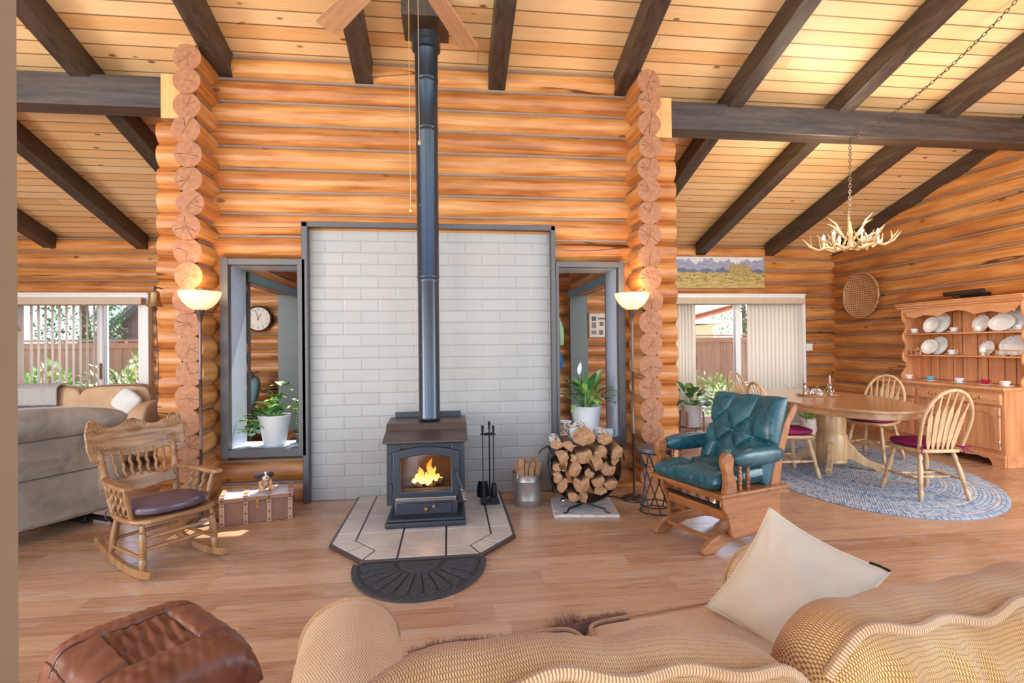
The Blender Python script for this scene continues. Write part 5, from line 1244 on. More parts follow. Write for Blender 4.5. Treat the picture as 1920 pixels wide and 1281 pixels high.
# upper shelves
UX = .28
m = MB(); m.box((.53, YL / 2, 1.30), (.02, YL - .08, .94)); m.build('back_panel', HUT, hu)
m = MB()
for y in (.30, .42, .60, .72, .9, 1.02, 1.2, 1.32): m.box((.5185, y, 1.29), (.004, .005, .92))
m.build('back_groove', plain('dark_groove_line', srgb(80, 50, 34), .7), hu)
side = [(.54, .826), (UX - .02, .826), (UX - .03, .86), (UX - .02, .90), (UX + .02, .94), (UX + .05, .985), (UX + .04, 1.03), (UX + .0, 1.06), (UX - .012, 1.10), (UX - .005, 1.16), (UX + .03, 1.20), (UX + .045, 1.25), (UX + .02, 1.30), (UX - .005, 1.34), (UX - .005, 1.40), (UX + .03, 1.45), (UX + .05, 1.50), (UX + .035, 1.55), (UX + .0, 1.59), (UX - .01, 1.65), (UX - .01, 1.74), (.54, 1.74)]
for y in (.03, YL - .055):
    m = MB(); m.prism(side, .024, tr(0, y + .024, 0) @ XZ); m.build('side_panel', HUT, hu, bevel=.003)
for z in (1.135, 1.405):
    m = MB(); m.box((.41, YL / 2, z), (.25, YL - .10, .018)); m.build('shelf', HUTY, hu, bevel=.004)
val = [(.055, 0), (.10, -.035), (.12, -.07), (.15, -.055), (.17, -.075), (.22, -.085), (.36, -.05), (.45, -.06), (.55, -.075), (.64, -.03), (.76, -.015)]
val = [(.055, .05)] + val + [(YL - .0 - x, z) for x, z in val[::-1]][1:] + [(YL - .055, .05)]
m = MB(); m.prism(val, .018, tr(UX - .005, 0, 1.69) @ YZ); m.build('valance', HUTY, hu, bevel=.003)
m = MB(); cp = [(.54, 1.735), (UX - .03, 1.735), (UX - .03, 1.75), (UX - .05, 1.76), (UX - .06, 1.785), (UX - .075, 1.79), (UX - .075, 1.80), (.54, 1.80)]
m.prism(cp, YL + .02, tr(0, YL + .01, 0) @ XZ); m.build('cornice', HUTY, hu, bevel=.002)
for (a, b) in ((.06, .42), (1.22, 1.47)):
    m = MB(); m.box((UX + .012, (a + b) / 2, 1.205), (.012, b - a, .012)); r_ = m.build('gallery_rail', HUTY, hu, bevel=.003)
    k = 5 if a < .5 else 4
    for i in range(k):
        y = a + .02 + (b - a - .04) * i / (k - 1); m = MB(); m.turn((UX + .012, y, 1.144), (UX + .012, y, 1.20), ((0, .004), (.3, .007), (.6, .005), (1, .004)), 8); m.build('gallery_spindle', HUT, r_)
HB = Vector((5.64, .07, 0))
CHINA = plain('white_china', srgb(238, 236, 232), 0.18, var=0.02); CHINAC = plain('cream_china', srgb(240, 230, 214), 0.2, var=0.02)
def m_rim(name, base, c, lo_, hi_):
    t = NT(name); s = t.sep(t.obj()); r = t.m('SQRT', t.m('ADD', t.m('MULTIPLY', s[0], s[0]), t.m('MULTIPLY', s[1], s[1])))
    v = t.vor(t.obj(), 46)[0]; band = t.m('MULTIPLY', t.sm(r, lo_, lo_ + .006), t.sm(r, hi_ + .006, hi_)); f = t.m('MULTIPLY', band, t.sm(v, .42, .3))
    return t.fin(t.mix(t.m('MULTIPLY', f, .7), base, c), 0.18)
FLOR = m_rim('floral_rim_china', srgb(238, 234, 230), srgb(196, 150, 140), .06, .12)
BLUER = m_rim('pale_sprig_china', srgb(238, 238, 236), srgb(160, 186, 196), .09, .15)
def plate(name, label, y, z, r, mat, cat='plate', sy=1.0, depth=.018, x=.505, tilt=-74, yaw=0, group='china on the hutch'):
    """a plate or platter stood on edge against the back of the hutch"""
    rx = r; o = None
    m = MB(); m.lathe([(0, 0), (r * .55, 0), (r * .6, .002), (r * .66, depth * .7), (r, depth), (r, depth + .003), (r * .64, depth * .75 + .004), (r * .58, .005), (0, .004)], seg=40, sy=sy)
    o = m.build(name, mat, None); o.rotation_euler = (0, math.radians(tilt), 0); hgt = r * math.sin(math.radians(-tilt))
    o.location = HB + Vector((x - r * math.cos(math.radians(tilt)) - .006, y, z + hgt + .0)); return tag(o, label, cat, group)
S1, S2, S0 = 1.4145, 1.1445, .8265
plate('plate', 'large white plate behind the bowl at the left end of the top shelf', 1.11, S1, .125, BLUER)
plate('plate', 'white bowl in front of the large plate on the top shelf', 1.175, S1, .10, CHINA, 'bowl', 1, .035, .44)
plate('plate', 'flowered plate standing at the middle of the top shelf', .62, S1, .10, FLOR)
plate('platter', 'big white oval platter at the right end of the top shelf', .26, S1, .135, BLUER, 'platter', 1.45)
plate('platter', 'small white oval platter in front of the big one on the top shelf', .34, S1, .095, CHINA, 'platter', 1.5, .02, .44)
plate('plate', 'large white plate at the left of the middle shelf', 1.14, S2, .115, BLUER)
plate('platter', 'white oval bowl leaning in front of the plate on the middle shelf', 1.20, S2, .095, CHINA, 'bowl', 1.2, .035, .44)
plate('plate', 'round gold edged plate behind the creamer on the middle shelf', .56, S2, .085, FLOR)
plate('platter', 'white oval platter behind the rail at the right of the middle shelf', .245, S2, .115, BLUER, 'platter', 1.5)
def cup(label, slabel, y, z, x, mat, smat, s=1.0, ang=90, gr='cups on the hutch'):
    o = thing('saucer', slabel, 'saucer', HB + Vector((x, y, z)), 0, 'saucers on the hutch'); m = MB(); m.lathe([(0, 0), (.035 * s, 0), (.04 * s, .004), (.07 * s, .014), (.071 * s, .017), (.038 * s, .008), (0, .006)], seg=28); m.build('dish', smat, o)
    c = thing('teacup', label, 'cup', HB + Vector((x, y, z + .0065)), ang, gr); m = MB(); m.lathe([(0, 0), (.02 * s, 0), (.021 * s, .006), (.028 * s, .014), (.038 * s, .032), (.046 * s, .055), (.0435 * s, .055), (.035 * s, .032), (.022 * s, .014), (0, .01)], seg=24); m.build('bowl', mat, c)
    m = MB(); m.tube([(.036 * s, 0, .045), (.056 * s, 0, .05), (.062 * s, 0, .035), (.05 * s, 0, .018), (.03 * s, 0, .016)], .0035, 7); m.build('handle', mat, c)
BLUEC = plain('turquoise_glaze', srgb(98, 168, 196), 0.15); REDC = plain('crimson_glaze', srgb(170, 24, 56), 0.15)
CUP2 = plain('white_and_grey_china', srgb(220, 220, 226), 0.2)
cup('cream cup with dark pattern, leftmost in the row on the counter', 'saucer under the cream patterned cup', 1.30, S0, .18, CHINAC, CHINAC)
cup('turquoise cup on the hutch counter', 'saucer under the turquoise cup', .985, S0, .16, BLUEC, CHINA)
cup('white cup between the turquoise and the red cup', 'saucer between those of the turquoise and red cups', .60, S0, .14, CUP2, CHINA)
cup('crimson red cup on the hutch counter', 'saucer under the crimson cup', .305, S0, .14, REDC, CHINA)
cup('white cup at the right end of the hutch counter', 'saucer under the rightmost counter cup', .10, S0, .14, CHINAC, CHINA, .95)
cup('flowered cup at the left end of the top shelf', 'saucer at the left end of the top shelf', 1.40, S1, .36, FLOR, FLOR, .9, -90)
cup('low white cup between the plates on the top shelf', 'saucer between the plates on the top shelf', .90, S1, .40, CHINA, CHINA, .9, -90)
cup('flowered cup in front of the middle plate on the top shelf', 'saucer before the middle plate on the top shelf', .555, S1, .34, FLOR, FLOR, .85, 200)
cup('white cup in front of the platters on the top shelf', 'saucer before the platters on the top shelf', .13, S1, .36, CHINA, CHINA, .9, 90)
cup('white cup beside the oval bowl on the middle shelf', 'saucer beside the oval bowl on the middle shelf', .93, S2, .40, CHINA, CHINA, .95, -60)
cup('white cup behind the rail of the middle shelf', 'saucer behind the rail of the middle shelf', .32, S2, .37, CHINA, CHINA, .85, 90)
o = thing('creamer', 'small white jug before the gold edged plate on the middle shelf', 'jug', HB + Vector((.36, .52, S2)), 0); m = MB(); m.lathe([(0, 0), (.026, 0), (.027, .004), (.012, .014), (.012, .022), (.032, .04), (.036, .06), (.026, .08), (.03, .095), (.027, .095), (.022, .08), (0, .07)], seg=24); m.build('body', CHINA, o); m = MB(); m.tube([(0, -.028, .085), (0, -.055, .085), (0, -.058, .06), (0, -.034, .045)], .004, 7); m.build('handle', CHINA, o)
o = thing('covered_bell', 'small glass bell with ring handle at the left of the middle shelf', 'bell', HB + Vector((.36, 1.35, S2)), 0); m = MB(); m.lathe([(.036, 0), (.038, .01), (.034, .035), (.02, .055), (.006, .062), (0, .062)], seg=20); m.build('body', CRYS, o); m = MB(); m.tube([(0, .011 * math.cos(a), .074 + .011 * math.sin(a)) for a in [2 * PI * k / 12 for k in range(12)]], .003, 6, closed=True); m.build('ring', CHINAC, o)
# picture light, basket, painting, switch
o = thing('picture_light', 'slim black picture light on the log wall above the hutch', 'wall lamp', (6.05, .85, 1.885)); m = MB(); m.lathe([(0, -.235), (.03, -.235), (.03, .235), (0, .235)], M=rot('X', 90), seg=20); m.build('shade', plain('dark_bronze_shade', srgb(74, 66, 62), .25, .6), o); m = MB(); m.tube([(0, -.16, -.02), (.05, -.16, -.045), (.12, -.16, -.035), (.19, -.16, -.02)], .007, 7); m.tube([(0, .16, -.02), (.05, .16, -.045), (.12, .16, -.035), (.19, .16, -.02)], .007, 7); m.box((.165, 0, -.02), (.02, .36, .05)); m.build('bracket', BLACKM, o)
def m_basket():
    t = NT('woven_basket'); s = t.sep(t.obj()); a, b = t.m('MULTIPLY', s[1], 95), t.m('MULTIPLY', s[2], 95); u, v = t.m('ADD', a, b), t.m('SUBTRACT', a, b)
    h = t.m('MULTIPLY', t.m('SINE', u), t.m('SINE', v)); hh = t.m('ADD', t.m('MULTIPLY', h, .5), .5)
    t.bump(hh, .8, .008); return t.fin(t.ramp(hh, [(0.15, srgb(112, 68, 42)), (0.6, srgb(206, 156, 112))]), .7)
BK = m_basket()
o = thing('basket', 'round woven basket hanging on the log wall above the table', 'basket', (6.185, 2.52, 2.01)); m = MB(); m.lathe([(0, 0), (.12, .004), (.22, .012), (.30, .028), (.335, .05), (.338, .02), (.30, -.002), (0, -.012)], M=rot('Y', -90), seg=56); m.build('bowl', BK, o); m = MB(); m.tube([(-.046, .335 * math.cos(a), .335 * math.sin(a)) for a in [2 * PI * k / 48 for k in range(48)]], .014, 8, closed=True); m.build('rim', BK, o)
def m_painting():
    """generic autumn valley: sky, blue hills, meadow, trees"""
    t = NT('valley_painting'); s = t.sep(t.obj()); X, Z = s[0], s[2]
    n1 = t.noise(t.com(t.m('MULTIPLY', X, 3.2), 0.3), 2.2, 4); n2 = t.noise(t.com(t.m('MULTIPLY', X, 5), 5.3), 1.5, 3); n3 = t.noise(t.com(t.m('MULTIPLY', X, 3.5), t.m('MULTIPLY', Z, 20)), 2.0, 6, .6)
    sky = t.ramp(t.noise(t.com(t.m('MULTIPLY', X, 4), t.m('MULTIPLY', Z, 14)), 1.5, 4), [(0.35, srgb(196, 198, 210)), (0.65, srgb(232, 226, 222))])
    far = t.m('GREATER_THAN', t.m('ADD', .0, t.m('MULTIPLY', n1, .36)), t.m('ADD', Z, -.0)); c = t.mix(far, sky, t.ramp(n3, [(0.3, srgb(118, 124, 158)), (0.7, srgb(176, 176, 192))]))
    near = t.m('GREATER_THAN', t.m('ADD', -.05, t.m('MULTIPLY', n2, .20)), Z); c = t.mix(near, c, t.ramp(n3, [(0.3, srgb(84, 88, 120)), (0.7, srgb(112, 114, 142))]))
    mead = t.m('GREATER_THAN', t.m('ADD', .0, t.m('MULTIPLY', t.m('SUBTRACT', n3, .5), .12)), Z); c = t.mix(mead, c, t.ramp(n3, [(0.3, srgb(120, 104, 62)), (0.5, srgb(186, 160, 90)), (0.72, srgb(206, 186, 118))]))
    bush = t.m('MULTIPLY', t.sm(t.noise(t.com(t.m('MULTIPLY', X, 9), t.m('MULTIPLY', Z, 20)), 1.3, 6, .75), .53, .6), t.sm(t.m('ABSOLUTE', t.m('ADD', Z, .07)), .12, .02)); c = t.mix(bush, c, srgb(92, 82, 58))
    dx = t.m('DIVIDE', t.m('SUBTRACT', X, .34), .25); dz = t.m('DIVIDE', t.m('SUBTRACT', Z, .035), .12); rr = t.m('SQRT', t.m('ADD', t.m('MULTIPLY', dx, dx), t.m('MULTIPLY', dz, dz)))
    tree = t.m('GREATER_THAN', t.m('MULTIPLY', t.noise(t.obj(), 34, 4, .7), 1.9), t.m('ADD', rr, .12)); c = t.mix(tree, c, t.ramp(t.noise(t.obj(), 60, 3), [(0.35, srgb(98, 84, 58)), (0.65, srgb(206, 178, 108))]))
    return t.fin(c, .55)
o = thing('painting', 'wide unframed landscape painting above the dining room patio door', 'painting', (4.22, 3.115, 2.425)); m = MB(); m.box((0, 0, 0), (1.52, .03, .49)); m.build('canvas', m_painting(), o, smooth=0)
o = thing('light_switch', 'white wall switch on the log wall beside the patio door', 'switch', (5.757, 3.135, 1.238)); m = MB(); m.box((0, 0, 0), (.115, .012, .115)); m.build('plate', WHITEP, o, bevel=.004); m = MB(); m.lathe([(.018, 0), (.016, .012), (0, .013)], M=rot('X', 90), seg=14); m.build('knob', WHITEP, o); m = MB(); m.box((0, .03, 0), (.09, .05, .09)); m.build('back_box', WHITEP, o)
# plant on a wooden stand near the patio door, and the mat under it
LEAF = lambda nm, a, b: (lambda t: t.fin(t.ramp(t.noise(t.obj(), 14, 2), [(0.3, a), (0.7, b)]), .35, 0, .5, Subsurface_Weight=0.0))(NT(nm))
GLEAF = LEAF('mid_green_leaf', srgb(66, 116, 52), srgb(120, 168, 84)); LLEAF = LEAF('light_green_leaf', srgb(112, 160, 60), srgb(176, 206, 104)); DLEAF = LEAF('dark_green_leaf', srgb(36, 84, 52), srgb(74, 126, 74)); SOIL = plain('dark_soil', srgb(62, 48, 38), .95, var=.3, scale=60)
POTW = plain('white_pot_glaze', srgb(222, 218, 212), 0.35, var=0.03)
mm = MB(); mm.box((0, 0, .005), (.95, .55, .010)); tag(mm.build('doormat', MAT, None, bevel=.003, loc=(3.55, 2.30, 0)), 'dark mat on the floor in front of the dining room patio door', 'mat')
pl = thing('plant_stand', 'small wooden plant stand under the potted plant by the patio door', 'plant stand', (3.36, 2.32, .010)); WOODS = wood('stand_wood', srgb(176, 124, 88), srgb(136, 90, 60), 'z')
for k in range(4):
    a = PI / 4 + k * PI / 2; m = MB(); m.turn((.175 * math.cos(a), .175 * math.sin(a), 0), (.16 * math.cos(a), .16 * math.sin(a), .36), ((0, .012), (1, .014)), 10); m.build('leg', WOODS, pl)
m = MB(); m.box((0, 0, .13), (.31, .028, .03), rz=45); m.box((0, 0, .13), (.31, .028, .029), rz=-45); m.build('cross_bar', WOODS, pl)
def potted(name, label, loc, prof, soil_z, soil_r, leaves, cat='plant', potmat=None):
    o = thing(name, label, cat, loc); m = MB(); m.lathe(prof, seg=36); m.build('pot', potmat or POTW, o); m = MB(); m.lathe([(0, soil_z - .01), (soil_r, soil_z - .01), (soil_r * .9, soil_z), (0, soil_z + .006)], seg=20); m.build('soil', SOIL, o)
    leaves(o); return o
def lance(n, r0, r1, L0, L1, W0, W1, z, mats, seed, droop=.25, name='leaf', lift=(.4, 1.3)):
    def f(o):
        random.seed(seed)
        for i in range(n):
            a = 2.4 * i + random.uniform(-.3, .3); el = random.uniform(*lift); L = random.uniform(L0, L1); s0 = Vector((.03 * math.cos(a), .03 * math.sin(a), z)); d = Vector((math.cos(a) * math.cos(el), math.sin(a) * math.cos(el), math.sin(el)))
            p = s0 + d * L * random.uniform(.35, .6); q = p + Vector((d.x, d.y, d.z - droop * 2.4 * random.uniform(.6, 1.2))).normalized() * L * .62
            m = MB(); m.tube([s0, s0.lerp(p, .5) + Vector((0, 0, .01)), p], [.004, .003, .0025], 5); m.leaf(p, q, random.uniform(W0, W1), L * .06); m.build(name, mats[i % len(mats)], o)
    return f
potted('potted_plant', 'broad leaved green plant in a white pot on the wooden stand', (3.36, 2.32, .155), [(0, .002), (.095, .002), (.10, 0), (.104, .004), (.142, .30), (.146, .305), (.14, .31), (.132, .30), (.128, .27), (0, .27)], .275, .127, lance(30, 0, 0, .22, .40, .09, .13, .28, [DLEAF, GLEAF, GLEAF], 21, .3))
potted('potted_plant', 'low leafy plant on the floor behind the teal glider', (4.05, 2.62, 0), [(0, .002), (.09, .002), (.095, 0), (.12, .22), (.115, .225), (.10, .21), (0, .2)], .2, .1, lance(26, 0, 0, .25, .42, .07, .10, .21, [GLEAF, LLEAF], 22, .2))
potted('potted_plant', 'feathery plant behind the far dining chair beside the patio door', (5.12, 2.30, 0), [(0, .002), (.09, .002), (.095, 0), (.12, .22), (.115, .225), (.10, .21), (0, .2)], .2, .1, lance(46, 0, 0, .45, .62, .018, .03, .21, [LLEAF, GLEAF], 23, .3))
# ------------------------------------------------------------------ plants and small things on the two inner window sills
def rubber(o):
    random.seed(31)
    stems = [(-.12, .05, .36), (-.02, .03, .44), (.05, .05, .52), (-.16, -.02, .26), (-.08, -.06, .30), (.02, -.03, .36), (-.20, .0, .20), (-.15, -.07, .12), (.08, .02, .30), (-.2, -.05, .10), (-.1, .02, .28)]
    for i, (x, y, z) in enumerate(stems):
        b = Vector((x * .2, y * .3, .25)); t = Vector((x, y, z)); mid_ = b.lerp(t, .5) + Vector((0, 0, .05)); m = MB(); m.tube([b, mid_, t], [.006, .005, .004], 6); m.build('stem', GLEAF, o)
        for k in range(7):
            a = random.uniform(0, 6.28); c = mid_.lerp(t, random.uniform(.3, 1)); e = c + Vector((math.cos(a) * .11, math.sin(a) * .08, random.uniform(-.05, .06))); m = MB(); m.leaf(c, e, random.uniform(.065, .095), .01, peak=.58); m.build('leaf', (DLEAF, GLEAF, LLEAF)[(i + k) % 3], o)
potted('potted_plant', 'round leaved plant in a white pot on the left inner window sill', (-1.51, .12, .474), [(0, .002), (.08, .002), (.084, 0), (.088, .004), (.134, .25), (.14, .256), (.134, .262), (.127, .255), (.124, .23), (0, .23)], .235, .122, rubber)
ivy = thing('ivy', 'small leaved trailing ivy beside the white pot on the left inner window sill', 'plant', (-1.325, .23, .474))
m = MB(); m.lathe([(0, 0), (.035, 0), (.045, .07), (.04, .07), (0, .06)], seg=18); m.build('pot', plain('dark_nursery_pot', srgb(60, 62, 58), .6), ivy)
random.seed(33)
for i in range(6):
    x, y = random.uniform(-.045, .04), random.uniform(-.05, .02); P = [Vector((x * .3, y * .3, .06)), Vector((x * .6, y * .6, .2)), Vector((x, y, .30 + .02 * i)), Vector((x * 1.2 - .0, y * 1.3, .38 - .05 * (i % 3)))]; m = MB(); m.tube(P, .0025, 5); m.build('stem', GLEAF, ivy)
    m = MB()
    for k in range(16):
        c = P[k % 3].lerp(P[k % 3 + 1], random.random()); a = random.uniform(0, 6.28); m.leaf(c, c + Vector((math.cos(a) * .035, math.sin(a) * .035, random.uniform(-.02, .02))), .028, .004)
    o_ = m.build('foliage', LLEAF if i % 2 else GLEAF, ivy)
def lily(o):
    lance(52, 0, 0, .23, .36, .045, .065, .26, [GLEAF, DLEAF, LLEAF], 41, .30, lift=(.35, 1.35))(o)
    m = MB(); m.tube([(-.02, .0, .26), (-.05, 0, .45), (-.065, 0, .57)], .003, 6); s_ = m.build('flower_stem', LLEAF, o)
    m = MB(); m.leaf((-.065, 0, .555), (-.05, -.005, .68), .042, 0, fold=.5, up=(0, 1, 0)); m.build('white_spathe', plain('white_flower', srgb(240, 242, 236), .5), s_)
    m = MB(); m.leaf((.05, -.02, .40), (.25, -.03, .44), .055, .06); m.build('leaf', LLEAF, o)
potted('peace_lily', 'peace lily with one white flower in a pale pot on the right inner window sill', (1.272, .14, .474), [(0, .002), (.094, .002), (.098, 0), (.102, .004), (.143, .262), (.147, .268), (.14, .272), (.134, .265), (.132, .24), (0, .24)], .245, .13, lily)
def m_cup():
    t = NT('painted_cup'); n = t.noise(t.scl(t.obj(), (30, 30, 18)), 1.6, 3); return t.fin(t.ramp(n, [(0.40, srgb(226, 196, 170)), (0.54, srgb(206, 150, 118)), (0.6, srgb(96, 74, 60))]), .4)
o = thing('planter', 'small decorated pottery planter with a green sprig, left of the peace lily', 'planter', (1.062, .12, .474)); m = MB(); m.lathe([(0, .0), (.036, 0), (.04, .012), (.03, .03), (.03, .045), (.052, .075), (.058, .115), (.062, .13), (.058, .13), (.05, .085), (0, .08)], seg=28); m.build('pot', m_cup(), o); m = MB(); m.lathe([(.058, .125), (.064, .13), (.062, .137), (.056, .13)], seg=28); m.build('rim', CHINA, o)
for i, (z, a, c) in enumerate(((0, 6, 'lower small pale box lying on the right inner window sill'), (.0265, -3, 'upper small pale box stacked on the other on the right inner window sill'))):
    m = MB(); m.box((0, 0, .013), (.105, .07, .026)); m.box((0, 0, .0275 * 0 + .013), (.1055, .0705, .008), 1); tag(m.build('card_box', [plain('pale_card', srgb(226, 218, 214), .6), plain('mauve_stripe', srgb(190, 170, 176), .6)], None, bevel=.002, loc=(1.463, .12, .474 + z), rz=a), c, 'box', 'card boxes on the sill')
# ------------------------------------------------------------------ seen through the inner windows
o = thing('wall_clock', 'round dark rimmed wall clock seen through the left inner window', 'clock', (-2.66, 3.10, 1.727))
m = MB(); m.lathe([(0, 0), (.18, 0), (.186, .01), (.186, .035), (.178, .042), (.164, .034), (.16, .02), (0, .02)], M=rot('X', 90), seg=48); m.build('case', plain('dark_brown_clock_rim', srgb(70, 58, 54), .35), o)
m = MB(); m.lathe([(0, .021), (.162, .021)], M=rot('X', 90), seg=40, cap=False); m.build('face', plain('cream_clock_face', srgb(226, 212, 194), .5, var=.02), o)
for h in range(1, 13): a = math.radians(90 - 30 * h); textmesh(str(h), .042, o, BLACKM, tr(.128 * math.cos(a), -.0225, .128 * math.sin(a)) @ rot('X', 90), 'numeral')
for nm, L_, w_, deg, y in (('hour_hand', .085, .012, 90 - 29, -.026), ('minute_hand', .135, .008, 90 + 16, -.029)):
    a = math.radians(deg); m = MB(); m.bar((-.02 * math.cos(a), y, -.02 * math.sin(a)), (L_ * math.cos(a), y, L_ * math.sin(a)), w_, .002); m.build(nm, BLACKM, o)
m = MB(); m.lathe([(0, .024), (.008, .024), (.007, .032), (0, .033)], M=rot('X', 90), seg=12); m.build('centre_pin', BLACKM, o)
m = MB(); m.lathe([(0, 0), (.06, 0), (.06, .06), (0, .06)], M=tr(0, .055, 0) @ rot('X', 90), seg=14); m.build('wall_bracket', BLACKM, o)
o = thing('photo_collage', 'framed collage of small old photographs seen through the right inner window', 'picture frame', (2.38, 3.115, 1.61))
m = MB(); ring(m, [(-.27, -.20), (.27, -.20), (.27, .20), (-.27, .20)], [(-.25, -.18), (.25, -.18), (.25, .18), (-.25, .18)], .03, tr(0, .02, 0) @ XZ); m.build('frame', wood('frame_wood', srgb(150, 104, 70), srgb(112, 72, 46), 'x'), o)
m = MB(); m.box((0, .012, 0), (.50, .008, .36)); m.build('mat_board', plain('cream_mat', srgb(228, 216, 198), .8, var=.02), o)
random.seed(2)
for x, z, w, h in ((-.18, .10, .07, .07), (-.06, .10, .11, .03), (-.18, .0, .07, .09), (-.06, .02, .06, .06), (.03, .02, .05, .05), (-.18, -.11, .08, .06), (-.07, -.11, .06, .07), (.02, -.11, .05, .06), (.12, .06, .07, .09), (.12, -.08, .07, .09)):
    m = MB(); m.box((x, .007, z), (w, .003, h)); m.build('photograph', plain('old_photo_%d' % int(random.random() * 1e6), srgb(*[random.choice((70, 96, 120))] * 3), .5, var=.5, scale=60), o)
rcl = thing('recliner', 'teal recliner in the room beyond, seen through the left inner window', 'recliner', (-2.66, 2.55, 0), 200)
m = MB(); m.pad(.26, .50, .46, .5, .7, tr(-.05, 0, .74) @ rot('Y', -12)); m.pad(.24, .46, .22, .6, .7, tr(-.0, 0, .93) @ rot('Y', -12)); m.build('backrest', plain('faded_teal_cover', srgb(120, 156, 158), .7, bump=.2, bscale=60), rcl)
m = MB(); m.pad(.5, .52, .24, .4, .6, tr(.2, 0, .36)); m.build('seat', TEAL, rcl); m = MB(); m.box((.15, 0, .13), (.5, .5, .26)); m.build('base', DKTOP, rcl, bevel=.02)
for s in (-1, 1): m = MB(); m.pad(.5, .12, .3, .5, .6, tr(.15, s * .30, .42)); m.build('armrest', TEAL, rcl)
GREENC = plain('mint_green_cloth', srgb(150, 196, 160), .85, var=.1, bump=.2, bscale=60); BLUEC2 = plain('bright_blue_cloth', srgb(54, 104, 176), .8, var=.3, scale=25)
def hung(name, label, x, z0, z1, w, mat):
    o = thing(name, label, 'cloth', (x, 2.335, 0)); m = MB(); m.grid(lambda u, v: ((u - .5) * w * (.25 + .75 * min(1, v * 2.2)), -.02 - .025 * math.sin(u * 11) * v - .01, z1 - (z1 - z0) * v + .03 * abs(u - .5)), 16, 10); m.build('fabric', mat, o, solid=.006)
    m = MB(); m.tube([(0, .06, z1), (0, -.03, z1 - .005), (0, -.045, z1 + .02)], .006, 8); m.build('hook', SILV, o)
hung('hanging_cloth', 'mint green cloth hanging from a hook behind the right inner window', 1.47, 1.30, 1.68, .16, GREENC)
hung('hanging_bag', 'bright blue cloth hanging below the green one behind the right inner window', 1.475, .98, 1.22, .12, BLUEC2)
# ------------------------------------------------------------------ bell on the left pillar
o = thing('bell', 'brass bell hanging from the left log pillar', 'bell', (-2.36, -.10, 1.66)); m = MB(); m.lathe([(.058, 0), (.06, .006), (.05, .02), (.04, .045), (.036, .09), (.033, .115), (.02, .128), (0, .13)], seg=28); m.build('body', plain('aged_brass', srgb(160, 128, 84), .35, .85, var=.15), o)
m = MB(); m.tube([(0, 0, .128), (0, 0, .165)], .008, 8); m.tube([(0, 0, .15), (0, .06, .16), (0, .12, .155)], .006, 7); m.build('hanger', BLACKM, o); m = MB(); m.lathe([(0, -.03), (.01, -.025), (.012, -.012), (.004, -.004), (.003, .1), (0, .1)], seg=10); m.build('clapper', BLACKM, o)
m = MB(); m.tube([(.0, 0, -.03), (.015, .0, -.2), (.02, .01, -.5), (.01, 0, -.85)], .003, 5); m.build('pull_cord', BLACKM, o)
# ------------------------------------------------------------------ left room: two sofas, lamp
def m_suede():
    t = NT('grey_brown_suede'); n = t.noise(t.obj(), 4, 5, .6, .8); n2 = t.noise(t.obj(), 60, 3)
    t.bump(n2, .08, .004); return t.fin(t.ramp(n, [(0.3, srgb(108, 98, 88)), (0.52, srgb(138, 126, 112)), (0.75, srgb(164, 150, 134))]), t.ramp(n, [(0.3, .42), (0.7, .62)]), 0, .4, Sheen_Weight=.2)
SUEDE = m_suede()
gs = thing('sofa', 'grey brown suede sofa with its back to the camera, behind the rocking chair', 'sofa', (-2.52, -.20, 0), 62)
Lg = 2.05
m = MB(); m.prism([(0, .10), (-.0, .76), (.03, .80), (.22, .80), (.26, .45), (.26, .10)], Lg, tr(0, 0, 0) @ Matrix(((0, 0, -1, 0), (1, 0, 0, 0), (0, 1, 0, 0), (0, 0, 0, 1)))); m.build('back_shell', SUEDE, gs, bevel=.03, seg=4)
m = MB(); m.pad(Lg + .02, .36, .26, .18, .8, tr(-Lg / 2, .14, .79), 80, 24); m.build('back_roll', SUEDE, gs)
m = MB(); m.box((-Lg / 2, .55, .30), (Lg - .1, .6, .34)); m.build('seat', SUEDE, gs, bevel=.06, seg=4)
for x in (-.11, -Lg + .11): m = MB(); m.pad(.24, .95, .58, .3, .5, tr(x, .46, .36)); m.build('armrest', SUEDE, gs)
m = MB(); m.tube([(-.02, -.004, .44), (-Lg + .02, -.004, .44)], .004, 6); m.tube([(-.02, -.006, .70), (-Lg + .02, -.006, .70)], .004, 6); m.build('seam', plain('dark_taupe_seam', srgb(84, 76, 72), .7), gs)
m = MB(); m.box((-Lg / 2, .25, .05), (Lg - .3, .03, .03)); m.box((-.18, .15, .05), (.05, .5, .025)); m.box((-.10, -.05, .02), (.08, .06, .03)); m.box((-.18, .4, .025), (.06, .5, .05)); m.box((-Lg + .2, .4, .03), (.06, .5, .06)); m.box((-.18, .3, .08), (.06, .3, .05)); m.box((-Lg + .2, .3, .08), (.06, .3, .05)); m.build('metal_base', BLACKM, gs, bevel=.006)
TANM = plain('tan_microfibre', srgb(196, 160, 124), .7, var=.12, scale=6, bump=.06, bscale=90)
ts = thing('sofa', 'tan sofa in front of the left patio door', 'sofa', (-4.33, 2.12, 0), 0)
m = MB(); m.box((0, .18, .40), (1.75, .2, .72)); m.box((0, -.3, .25), (1.75, .8, .3)); m.build('frame', TANM, ts, bevel=.05, seg=4)
for x in (-.37, .39):
    m = MB(); m.pad(.80, .24, .56, .22, .5, tr(x, .06, .62) @ rot('Y', -1.5 if x > 0 else 1)); o_ = m.build('back_cushion', TANM, ts); m = MB(); m.tube([(x - .37, -.03, .86), (x - .2, -.04, .885), (x + .2, -.04, .888), (x + .37, -.03, .865), (x + .385, -.03, .7)], .006, 6); m.build('welt', plain('brown_welt', srgb(120, 86, 62), .7), o_)
for x in (-.42, .42): m = MB(); m.pad(.82, .74, .18, .25, .5, tr(x, -.36, .46)); m.build('seat_cushion', TANM, ts)
